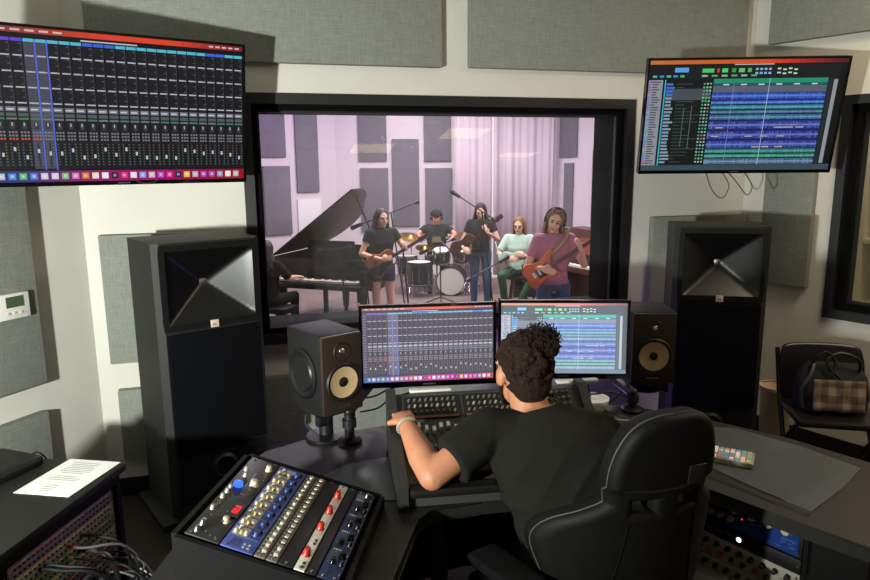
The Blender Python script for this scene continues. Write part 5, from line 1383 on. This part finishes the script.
mb.cap(SRh, ER, .052, .044); mb.cap(ER, WR, .044, .027); hand(mb, WR, (-.3, .95, -.1), (0, 0, -1), 1.0, .4, 1)
mb.cap(neck0 - V((0, 0, .05)), headc + V((.01, -.03, -.05)), .062, .056); put_head(mb, headc, RH, 1.0)
for s_ in (-1, 1): mb.ell(headc + RH @ V((s_ * .080, .010, -.012)), (.011, .021, .031), RH.to_4x4())
HL, HR_, KL, KR, AL, AR = E(.36, 1.84, .56), E(.54, 1.84, .56), E(.27, 2.22, .57), E(.58, 2.24, .57), E(.27, 2.20, .12), E(.58, 2.22, .12)
for a_, b__, c_ in ((HL, KL, AL), (HR_, KR, AR)):
    mb.cap(a_, b__, .085, .06); mb.cap(b__, c_, .055, .038); mb.cap(c_ + V((0, -.02, -.06)), c_ + V((0, .16, -.075)), .038, .03)
body = remesh(mb, 'body', 'skin', eng, .0065, 2)
face_bits(body, headc, RH, 1.0)
# beard along the jaw
mb = MB(); f = lambda x, y, z: headc + RH @ V((x, y, z))
for s in (-1, 1): mb.tube([f(s * .066, -.014, -.035), f(s * .056, -.038, -.066), f(s * .036, -.062, -.096), f(0, -.080, -.108)], lambda q: .006 + .003 * math.sin(q * PI), 8, 4)
remesh(mb, 'beard', 'haircurl', body, .004, 1)
mb = MB()
mb.loft([(E(.455, 1.79, .47), .195, .150), (E(.45, 1.795, .58), .185, .142), (E(.425, 1.825, .70), .176, .132), (E(.385, 1.87, .82), .186, .128), (E(.352, 1.905, .905), .198, .116), (E(.336, 1.93, .955), .170, .098), (E(.325, 1.945, .985), .115, .082), (E(.318, 1.957, 1.012), .072, .072)], xa=shx, n=40, sq=2.25)
ql = SLh.lerp(EL, .66); mb.ell(SLh, (.074,) * 3); mb.cyl(SLh, ql, .074, .074, 24); mb.cap(SLh, E(.30, 1.94, .93), .07, .08)
qr = SRh.lerp(ER, .62); mb.ell(SRh, (.074,) * 3); mb.cyl(SRh, qr, .074, .07, 24); mb.cap(SRh, E(.36, 1.93, .93), .07, .08)
shirt = remesh(mb, 'shirt', 'tee', eng, .0075, 4)
# soft folds across the back
me = shirt.data
nrm_s = [v.normal.copy() for v in me.vertices]
for v in me.vertices:
    p = v.co.copy(); n_ = nrm_s[v.index]
    w1 = math.sin(7 * p.x + 5 * p.z) * 1.4 + math.sin(13 * p.x - 9 * p.z) * .8
    a_ = .5 + .5 * math.sin(6 * p.x + 11 * p.z + 1)
    r1 = (1 - abs(math.sin(30 * p.z + 12 * p.x + w1))) ** 1.6; r2 = (1 - abs(math.sin(24 * p.z - 20 * p.x + w1 + 2))) ** 1.6
    d = .014 * a_ * r1 + .013 * (1 - a_) * r2
    v.co = p + n_ * d * min(1, max(.15, (.99 - p.z) * 7))
mb = MB(); mb.tube([E(.318, 1.957, 1.010) + shx * .071 * math.cos(a) + V((0, .85, .5)).normalized() * .071 * math.sin(a) for a in [2 * PI * i / 32 for i in range(33)]], .005, 8); mb.build('collar', 'tee', shirt)
mb = MB(); mb.loft([(E(.45, 1.80, .56), .17, .13), (E(.45, 1.81, .50), .18, .135), (E(.45, 1.82, .48), .16, .12)])
for a_, b__, c_ in ((HL, KL, AL), (HR_, KR, AR)):
    mb.ell(a_, .098); mb.cyl(a_, b__, .098, .075, 18); mb.ell(b__, .075); mb.cyl(b__, b__.lerp(c_, .9), .072, .058, 18)
remesh(mb, 'trousers', 'tee2', eng, .012, 2)
for c_ in (AL, AR):
    mb = MB(); mb.cap(c_ + V((0, -.03, -.07)), c_ + V((0, .17, -.08)), .045, .038); mb.cyl(c_ + V((0, 0, -.08)), c_, .046, .044); remesh(mb, 'shoe', 'plastic', eng, .01, 1)
# wristband
wd_ = (WL - EL).normalized(); wc = WL - wd_ * .012; u1 = wd_.orthogonal().normalized(); u2 = wd_.cross(u1)
wb_ = thing('wristband', 'pale grey wristband on the wrist over the console', 'wristband', O)
mb = MB(); mb.tube([wc + (u1 * math.cos(a) + u2 * math.sin(a)) * .031 for a in [2 * PI * i / 24 for i in range(25)]], .006, 8); mb.build('band', 'silver', wb_)
# hair: cap of small curls plus a bun
mb = MB(); rr = random.Random(9)
mb.ell(f(0, .03, .032), (.083, .092, .094), RH.to_4x4()); mb.ell(f(0, .062, -.03), (.068, .050, .070), RH.to_4x4())
for i in range(420):
    th = rr.uniform(0, 2 * PI); ph = math.acos(rr.uniform(-.75, 1)); d = V((math.sin(ph) * math.cos(th), math.sin(ph) * math.sin(th), math.cos(ph)))
    if d.y < -.35 and d.z < .62: continue
    if d.y < .05 and d.z < -.1: continue
    if abs(d.x) > .55 and -.6 < d.z < .12 and d.y < .3: continue
    p = V((d.x * .084, .024 + d.y * .100, .022 + d.z * .102)); mb.ell(f(*p), rr.uniform(.006, .011), n=6)
hair = remesh(mb, 'hair', 'haircurl', eng, .0042, 1)
bc = f(-.034, .078, .092)
mb = MB(); mb.ell(bc, (.046, .044, .038)); mb.ell(bc + V((.012, -.01, -.015)), (.044, .04, .04))
for i in range(420):
    th = rr.uniform(0, 2 * PI); ph = math.acos(rr.uniform(-.8, 1)); d = V((math.sin(ph) * math.cos(th), math.sin(ph) * math.sin(th), math.cos(ph)))
    q = bc + d * .038; side = d.cross(V((rr.uniform(-1, 1), rr.uniform(-1, 1), rr.uniform(-1, 1)))).normalized(); side2 = d.cross(side)
    pts = []; L = rr.uniform(.012, .030); w = rr.uniform(.004, .008)
    for j in range(7):
        a = j * 1.15; pts.append(q + d * L * j / 6 + (side * math.cos(a) + side2 * math.sin(a)) * w)
    mb.tube(pts, .0013, 4, 2)
mb.build('hair_bun', 'haircurl', hair)
mb = MB(); mb.tube([bc + V((0, 0, -.028)) + RH @ V((.034 * math.cos(a), .030 * math.sin(a), -.004 + .012 * math.sin(a))) for a in [2 * PI * i / 20 for i in range(21)]], .005, 6); mb.build('hair_tie', 'plastic', hair)
mb = MB()
for i in range(60):
    th = rr.uniform(0, 2 * PI); q = f(.07 * math.cos(th), .03 + .085 * math.sin(th), .06 + .05 * rr.random()); d = (q - headc).normalized()
    mb.tube([q, q + d * .006 + V((.004, 0, .003)), q + d * .016 + V((rr.uniform(-.008, .008), rr.uniform(-.008, .008), .004))], .0007, 4)
mb.build('hair_strands', 'haircurl', hair)

# ------------------------------------------------------------------ gaming chair
ch = thing('gaming_chair', 'black high backed gaming chair with grey piping, seen from behind in the foreground', 'chair', (.552, 1.66, -.0), rad(20))
half = [(max(0, x - (.01 if y > .6 else .018)), y - .04) for x, y in [(.0, .815), (.06, .812), (.105, .79), (.132, .74), (.144, .68), (.142, .62), (.150, .585), (.20, .545), (.258, .505), (.282, .455), (.262, .38), (.235, .30), (.220, .20), (.235, .08), (.24, .0), (.20, -.04), (.0, -.05)]]
hs = spline([V((x, y, 0)) for x, y in half], 4)
outl = [(p.x, p.y) for p in hs] + [(-p.x, p.y) for p in hs[-2:0:-1]]
def rr_(cx, cy, w, h, r=.012):
    pts = []
    for sx, sy, a0 in ((1, 1, 0), (-1, 1, 90), (-1, -1, 180), (1, -1, 270)):
        for k in range(4):
            a = rad(a0 + k * 30); pts.append((cx + sx * (w / 2 - r) + r * math.cos(a), cy + sy * (h / 2 - r) + r * math.sin(a)))
    return pts
trc = M(((1, 0, 0, 0), (0, 0, -1, 0), (0, 1, 0, .35), (0, 0, 0, 1)))
def bend(p):
    y = p.y + 1.9 * abs(p.x) ** 2.0 * (1 if p.z < .95 else .6); z = p.z
    y2 = y - (z - .45) * .13
    return (p.x, y2, z)
plate('backrest', outl, [rr_(-.064, .55, .098, .074), rr_(.064, .55, .098, .074)], .018, .022, 'leather', ch, bend=bend, res=5, tr=trc)
for sx, pm_ in ((-1, 'piping'), (1, mat('dark piping', (40, 40, 40), .6))):
    pts = []
    for i in range(1, len(hs) - 9):
        tn = (hs[i + 1] - hs[i - 1]).normalized(); nn = V((-tn.y, tn.x, 0))
        if nn.x * (hs[i].x + .001) + nn.y * .01 < 0 and nn.x < 0: nn = -nn
        if hs[i].x < .06 and nn.y < 0: nn = -nn
        q = hs[i] + nn * .0215; pts.append(V(bend(V((sx * q.x, -.012, q.y + .35)))))
    mb = MB(); mb.tube(pts, .0026, 6); mb.build('piping', pm_, ch)
mb = MB(); mb.tube([V(bend(V((x, -.041, .60 + .35)))) for x in [-.13 + .026 * i for i in range(11)]], .005, 8); mb.build('headrest_strap', 'rubber', ch)
mb = MB(); mb.box(bend(V((0.07, -.045, .98))), (.05, .004, .05), rot=(rad(7), 0, 0), bev=.001); mb.build('logo_patch', mat('stitched patch', (26, 25, 24), .5), ch)
for sx in (-1, 1):   # stitched seams down the back
    mb = MB(); mb.tube([V(bend(V((sx * (.13 + .03 * math.sin(z * 5)), -.0415, z)))) for z in [.45 + .04 * i for i in range(11)]], .0018, 5); mb.build('seam', 'dmetal' if sx < 0 else 'rubber', ch)
mb = MB(); mb.box((-.08, .20, .42), (.50, .50, .10), bev=.04); mb.build('seat', 'leather', ch)
for s in (-1, 1):
    ar = mb = MB(); ax_ = s * .32 - .02 if s < 0 else .22; az = 0 if s < 0 else -.10
    mb.box((ax_, .10, .665 + az), (.10, .27, .03), rot=(0, 0, rad(14)), bev=.010); arm_ = mb.build('armrest', 'satin', ch)
    mb = MB(); mb.box((ax_, .08, .635 + az), (.085, .22, .012), rot=(0, 0, rad(14)), bev=.003); mb.build('arm_plate', 'dmetal', arm_)
    mb = MB(); mb.box((ax_, .10, .50 + az), (.035, .07, .28), bev=.008); mb.cyl((ax_, .10, .38), (s * .1 - .05, .16, .37), .018); mb.build('arm_post', 'plastic', arm_)
mb = MB(); mb.cyl((-.06, .18, .10), (-.06, .18, .38), .028); mb.build('gas_lift', 'dmetal', ch)
for i in range(5):
    a = 2 * PI * i / 5 + .3; p = V((-.06 + math.cos(a) * .29, .18 + math.sin(a) * .29, .075)); mb = MB(); mb.cap((-.06, .18, .11), p, .024, .016); lg = mb.build('base_spoke', 'plastic', ch)
    mb = MB(); mb.cyl(p + V((-.02, 0, -.045)), p + V((.02, 0, -.045)), .03, n=16); mb.build('caster', 'rubber', lg)

# ------------------------------------------------------------------ equipment cabinet at left
CZt = .70
k1 = V((-1.127, 2.275, 0)); k2 = V((-1.21, 1.713, 0)); cd = (k1 - k2).normalized(); cn = V((cd.y, -cd.x, 0))   # cn points to the desk
cw_ = .60; cc = k1 - cd * cw_ / 2
CM = M((cd, -cn, V((0, 0, 1)))).transposed().to_4x4(); CM.translation = V((cc.x, cc.y, 0))
cb = thing('equipment_cabinet', 'black equipment cabinet full of patch bays in the lower left foreground', 'cabinet', mtx=CM)
mb = MB(); mb.box((0, .30, CZt - .0125), (cw_ + .0, .62, .025), bev=.004); mb.build('top', mat('cabinet top', (26, 26, 24), .55, noise=.05), cb)
for s in (-1, 1):
    mb = MB(); mb.box((s * (cw_ / 2 - .012), .31, (CZt - .025) / 2), (.022, .58, CZt - .026)); mb.build('side_panel', 'desk2', cb, False)
    mb = MB(); mb.box((s * .248, .035, .32), (.018, .02, .60)); rl = mb.build('rack_rail', 'rubber', cb, False)
    mb = MB()
    for i in range(26): mb.box((s * .250, .0235, .04 + i * .0222), (.007, .003, .007))
    mb.build('rail_holes', mat('rail mark', (150, 150, 145), .5), rl, False)
mb = MB(); mb.box((0, .59, (CZt - .03) / 2), (cw_ - .05, .02, CZt - .03)); mb.build('back_panel', 'desk2', cb, False)
mb = MB(); mb.box((0, .025, CZt - .047), (cw_ - .05, .02, .04)); mb.build('front_rail', 'desk2', cb, False)
bays = [((96, 84, 100), 'mauve'), ((124, 116, 96), 'sand'), ((92, 96, 70), 'olive'), ((120, 118, 84), 'straw'), ((110, 60, 44), 'rust'), ((96, 104, 110), 'slate'), ((150, 120, 60), 'mustard'), ((86, 100, 72), 'moss'), ((120, 90, 84), 'clay'), ((90, 24, 24), 'dark red'), ((110, 30, 26), 'crimson'), ((70, 20, 20), 'maroon')]
ordn = ['topmost', 'second from the top', 'third from the top', 'fourth from the top', 'fifth from the top', 'sixth from the top', 'seventh from the top', 'eighth from the top', 'ninth from the top', 'tenth from the top', 'eleventh from the top', 'lowest']
for i, (col, nm) in enumerate(bays):
    zc = .625 - .0225 - i * U
    t = gear('patch_bay', '%s striped patch bay, %s of those in the left foreground cabinet' % (nm, ordn[i]), CM @ M.Translation((0, .022, zc)), 1, mat('bay ' + nm, tuple(min(255, c * 1.25) for c in col), .6), 'patch bay', 'patch bays in the left cabinet', depth=.25)
    c = Canvas(.478, U * .9)
    c.rect(.02, .06, .96, .20, tuple(min(255, x * 1.5) for x in col), 1); c.rect(.02, .52, .96, .14, tuple(min(255, x * 1.2 + 10) for x in col[::-1]), 1)
    rr = random.Random(i)
    for kx_ in range(24): c.rect(.03 + kx_ * .039, .09, .028, .12, rr.choice([(210, 206, 190), (190, 180, 120), (150, 180, 120), (200, 120, 100), tuple(min(255, x * 1.7) for x in col)]), 2)
    c.build('label_strips', 'pr', t, M.Translation((0, -.0064, 0)))
    mb = MB()
    for kx_ in range(24):
        for rz_ in (-.30, .16): mb.cyl((-.219 + kx_ * .0188, -.0064, rz_ * U), (-.219 + kx_ * .0188, -.009, rz_ * U), .0042, n=8)
    mb.build('jack_rows', 'rubber', t)
cabcol = ['cableg', 'cable', 'cableg', 'dmetal', 'cable', 'cableg', 'cable', 'cableg', 'cableg', 'cable']
rr = random.Random(21)
for i in range(16):
    xa, xb = rr.uniform(-.20, .10), rr.uniform(.02, .23); ia, ib = rr.randint(1, 6), rr.randint(4, 11)
    za, zb = .60 - ia * U, .60 - ib * U; out = rr.uniform(.08, .17); dn = rr.uniform(.05, .2)
    pts = [(xa, .012, za), (xa, -.05, za), (xa + (xb - xa) * .3, -out, za - dn * .4), (xa + (xb - xa) * .75 + .05, -out, min(za, zb) - dn * .3), (xb + .02, -.06, zb), (xb, .012, zb)]
    t = thing('patch_cable', 'patch cable looping across the patch bays of the left cabinet', 'patch cable', mtx=CM.copy(), group='patch cables on the left cabinet')
    mb = MB(); mb.tube(pts, .0042 if i % 3 else .0055, 6, 6); mb.build('cord', cabcol[i % 10], t)
    for q in (pts[0], pts[-1]):
        mb = MB(); mb.cyl(q, (q[0], q[1] - .035, q[2]), .006, .0055, 10); mb.build('plug', ['red', 'plastic', 'cream', 'plastic', 'green'][i % 5], t)
# paper and small device on top
pq = [Pz(x, y, CZt + .002) for x, y in ((70, 459), (121, 462), (67, 497), (15, 492.5))]
pc_ = sum(pq, V()) / 4
px_ = ((pq[1] - pq[0]) + (pq[2] - pq[3])).normalized(); py_ = ((pq[0] - pq[3]) + (pq[1] - pq[2])).normalized()
print('paper', (pq[1] - pq[0]).length, (pq[0] - pq[3]).length)
t = thing('paper_sheet', 'white printed sheet of paper lying on the left equipment cabinet', 'paper', mtx=M((px_, V((0, 0, 1)).cross(px_), V((0, 0, 1)))).transposed().to_4x4()); t.location = (pc_.x, pc_.y, CZt + .001)
hw_ = (pq[1] - pq[0]).length / 2; hl_ = (pq[0] - pq[3]).length / 2; sk = (pq[0] + pq[1] - pq[2] - pq[3]) / 2; yl = V((sk.dot(px_), sk.dot(V((0, 0, 1)).cross(px_)), 0)) / 2
ccn = [V((-hw_, 0, 0)) - yl, V((hw_, 0, 0)) - yl, V((hw_, 0, 0)) + yl, V((-hw_, 0, 0)) + yl]
mb = MB(); mb.prism([(p.x, p.y) for p in ccn], 0, .0012); mb.build('sheet', 'paper', t, False)
mb = MB(); rr = random.Random(2)
for i in range(17):
    if i in (4, 5, 9): continue
    f_ = -.8 + i * .1; cx_ = yl * -f_ * -1; l_ = rr.uniform(.5, .8) * hw_ if i > 5 else .3 * hw_
    p = yl * f_; mb.box((p.x - hw_ * .1, p.y, .0014), (l_ * 1.5, .0035, .0003))
mb.build('printed_lines', mat('print grey', (150, 148, 142), .8), t, False)
dv = Pz(14, 464, CZt + .03)
t = thing('small_black_box', 'flat black device lying on the far left of the equipment cabinet', 'device', (dv.x - .06, dv.y + .0, CZt + .001), rad(-20))
mb = MB(); mb.box((0, 0, .018), (.20, .20, .034), bev=.006); mb.build('case', 'satin', t); mb = MB(); mb.box((.03, -.102, .018), (.10, .003, .012)); mb.build('slot', 'rubber', t, False)
mb = MB(); mb.tube([Pz(30, 455, CZt + .02), Pz(38, 452, CZt + .03), Pz(45, 457, CZt + .012), Pz(46, 459, CZt + .005)], .003, 6, 5); tag(mb.build('cable', 'cable'), 'thin black cable leaving the flat black device on the cabinet', 'cable')

# ------------------------------------------------------------------ folding chair, bag, bin at the right
fc = P(832, 400, 3.35); fy = rad(-12)
t = thing('folding_chair', 'black folding chair against the right wall holding a bag', 'chair', (fc.x, 3.35, 0), fy)
bo = [(-.21, .0), (-.225, .18), (-.215, .30), (-.16, .345), (.16, .345), (.215, .30), (.225, .18), (.21, 0)]
bs = spline([V((x, y, 0)) for x, y in bo], 4)
def bendf(p): return (p.x, p.y + .5 * p.x ** 2 * -1 + (p.z - .5) * .22, p.z)
plate('backrest', [(p.x, p.y) for p in bs], [], .003, .012, 'satin', t, bend=bendf, tr=M(((.9, 0, 0, 0), (0, 0, -1, .19), (0, .93, 0, .43), (0, 0, 0, 1))))
mb = MB(); mb.box((0, 0, .45), (.42, .40, .035), bev=.015); mb.build('seat', 'satin', t)
for s in (-1, 1):
    mb = MB(); mb.tube([(s * .205, .28, .72), (s * .205, .18, .50), (s * .225, -.22, .0)], .013, 8); mb.build('leg', 'dmetal', t)
    mb = MB(); mb.tube([(s * .205, -.16, .44), (s * .205, .05, .25), (s * .205, .27, .0)], .013, 8); mb.build('leg', 'dmetal', t)
mb = MB(); mb.cyl((-.22, -.17, .06), (.22, -.17, .06), .009); mb.build('stretcher', 'dmetal', t)
bag = thing('shoulder_bag', 'dark bag with a plaid patch and loose straps on the folding chair seat', 'bag', (fc.x, 3.35, .468), fy)
mb = MB(); mb.loft([((0, .03, .002), .17, .09), ((0, .03, .08), .18, .095), ((0, .045, .17), .165, .075), ((0, .07, .235), .12, .045)], sq=3, n=28); remesh(mb, 'body', mat('bag cloth', (24, 24, 26), .8, bump=.5, bscale=30), bag, .01, 2) if 0 else mb.build('body', mat('bag cloth', (24, 24, 26), .8, bump=.5, bscale=30), bag)
# plaid cloth, woven checks
mb = MB(); N = 14; g = []
for j in range(9):
    g.append([mb.bm.verts.new((-.12 + i * .24 / N, -.104 - .006 * math.sin(i * .9) * math.cos(j) + .006 * j * .5, .03 + j * .0195)) for i in range(N + 1)])
for j in range(8):
    for i in range(N):
        fce = mb.bm.faces.new((g[j][i], g[j][i + 1], g[j + 1][i + 1], g[j + 1][i])); fce.material_index = (1 if (i // 2) % 2 else 0) + (1 if (j // 2) % 2 else 0)
o = mb.build('plaid_patch', [mat('plaid a', (150, 134, 112), .9), mat('plaid b', (118, 102, 86), .9), mat('plaid c', (88, 74, 64), .9)], bag); so = o.modifiers.new('t', 'SOLIDIFY'); so.thickness = .004
for i, s in enumerate((-1, 1)):
    mb = MB(); mb.tube([(s * .12, .02, .20), (s * .10, -.02, .28), (s * .03 - .02, -.01, .31), (-s * .02 - .03, -.03, .25), (s * .09, -.07, .12)], .008, 6, 5); mb.build('strap', 'rubber', bag)
mb = MB(); mb.tube([(-.15, -.04, .02), (-.17, -.06, .12), (-.13, -.05, .2), (-.10, -.0, .26)], .009, 6, 5); mb.build('strap', 'cableg', bag)
bnp = P(776, 400, 3.85)
t = thing('waste_bin', 'pale beige bin standing on the floor between the right tall loudspeaker and the folding chair', 'bin', (bnp.x, 3.85, 0))
hB = P(774, 384, 3.9).z
mb = MB(); mb.lathe([(.07, 0), (.075, .01), (.09, hB - .01), (.095, hB), (.085, hB), (.07, .02), (0, .02)], n=32); mb.build('body', 'bin', t)
mb = MB(); mb.lathe([(.088, hB - .01), (.1, hB - .01), (.1, hB + .01), (.088, hB + .01)], n=32); mb.build('rim', 'cream', t)
# shelves of cartons in the room behind window_2
sv = CR + rd * (r0 + .55) - rn * 1.1; t = thing('storage_shelf', 'cream shelving with cartons seen through the side window', 'shelf', mtx=axes(V((sv.x, sv.y, 0)), -rd, (0, 0, 1)))
for i in range(6):
    mb = MB(); mb.box((0, 0, .3 + i * .45), (1.5, .35, .03)); mb.build('shelf_board', 'cream', t, False)
for s in (-1, 1):
    mb = MB(); mb.box((s * .73, 0, 1.4), (.03, .35, 2.7)); mb.build('side_panel', 'cream', t, False)

# ------------------------------------------------------------------ lights
def area(name, loc, size, power, col=(1, 1, 1), rot=(0, 0, 0), size_y=None):
    l = bpy.data.lights.new(name, 'AREA'); l.energy = power; l.color = col; l.size = size
    if size_y: l.shape = 'RECTANGLE'; l.size_y = size_y
    o = bpy.data.objects.new(name, l); COL.objects.link(o); o.location = loc; o.rotation_euler = rot; return o
def point(name, loc, power, col, r=.1):
    l = bpy.data.lights.new(name, 'POINT'); l.energy = power; l.color = col; l.shadow_soft_size = r
    o = bpy.data.objects.new(name, l); COL.objects.link(o); o.location = loc; return o
kl = bpy.data.lights.new('key_lamp', 'SPOT'); kl.energy = 620; kl.color = (.97, 1, .93); kl.shadow_soft_size = .06; kl.spot_size = rad(138); kl.spot_blend = 1.0
ko = bpy.data.objects.new('key_lamp', kl); COL.objects.link(ko); ko.location = (-1.7, 0.0, 1.34)
ko.rotation_euler = (V((-1.05, 3.5, 2.0)) - V((-1.7, 0, 1.34))).to_track_quat('-Z', 'Y').to_euler()
# ceiling troffers in the control room, dimmed; their images hang in the leaning pane
tl = math.atan2(.11, wt - wb - .16)
gn = (wn * math.cos(tl) + V((0, 0, 1)) * math.sin(tl)).normalized(); go = W0 - wn * .225 + V((0, 0, (wt + wb) / 2))
def troffer(px, py, label):
    d = ray(px, py).normalized(); p = CAM + d * ((go - CAM).dot(gn) / d.dot(gn)); r = d - gn * 2 * d.dot(gn)
    q = p + r * ((CEIL - .005 - p.z) / r.z); print('troffer', px, py, tuple(round(x, 2) for x in q))
    t = thing('ceiling_light', label, 'ceiling light', (q.x, q.y, CEIL), math.atan2(wd.y, wd.x), 'ceiling lights of the control room')
    mb = MB(); mb.box((0, 0, -.02), (.62, .62, .038)); mb.build('frame', 'white', t, False)
    mb = MB(); mb.box((0, 0, -.041), (.56, .56, .004)); mb.build('diffuser', 'lamp', t, False)
for px, py, lb in ((372, 146, 'leftmost of the three ceiling lights mirrored in the window, over a dark panel'), (464, 131, 'middle and highest of the three ceiling lights mirrored in the large window'), (515, 154, 'rightmost of the three ceiling lights mirrored in the window, over the curtain')): troffer(px, py, lb)
# unseen warm fill lamp, added near the right wall to brighten that side
area('right_wall_fill', (2.5, 2.7, 2.98), .9, 32, (1, .80, .58))
# studio lights
for x, y, p in ((-1.5, 9.0, 140), (1.2, 8.4, 140), (-.2, 11.4, 135), (2.5, 10.4, 75)): area('studio_lamp', (x, y, LC - .05), 1.1, p, (1, .93, .97))
point('studio_purple_lamp', (X(285, 11.2), 11.4, 2.9), 50, (.62, .35, 1), .2)
point('studio_purple_lamp', (X(598, 10.0), 10.4, 2.6), 50, (.5, .2, 1), .2)
w = bpy.data.worlds.new('world'); sc.world = w; w.use_nodes = True; w.node_tree.nodes['Background'].inputs[0].default_value = (.02, .02, .02, 1)
area('side_room_lamp', (*(CR + rd * (r0 + .5) - rn * .6).to_2d(), CEIL - .1), .5, 16, (1, .92, .7))
point('purple_glow_lamp', (.75, 3.3, .35), 5, (.35, .15, 1), .1)

sc.view_settings.view_transform = 'Standard'; sc.view_settings.look = 'None'; sc.view_settings.exposure = 0; sc.view_settings.gamma = 1; sc.view_settings.use_curve_mapping = False
try:
    sc.cycles.use_denoising = True; sc.cycles.max_bounces = 8; sc.cycles.transparent_max_bounces = 12
except Exception: pass
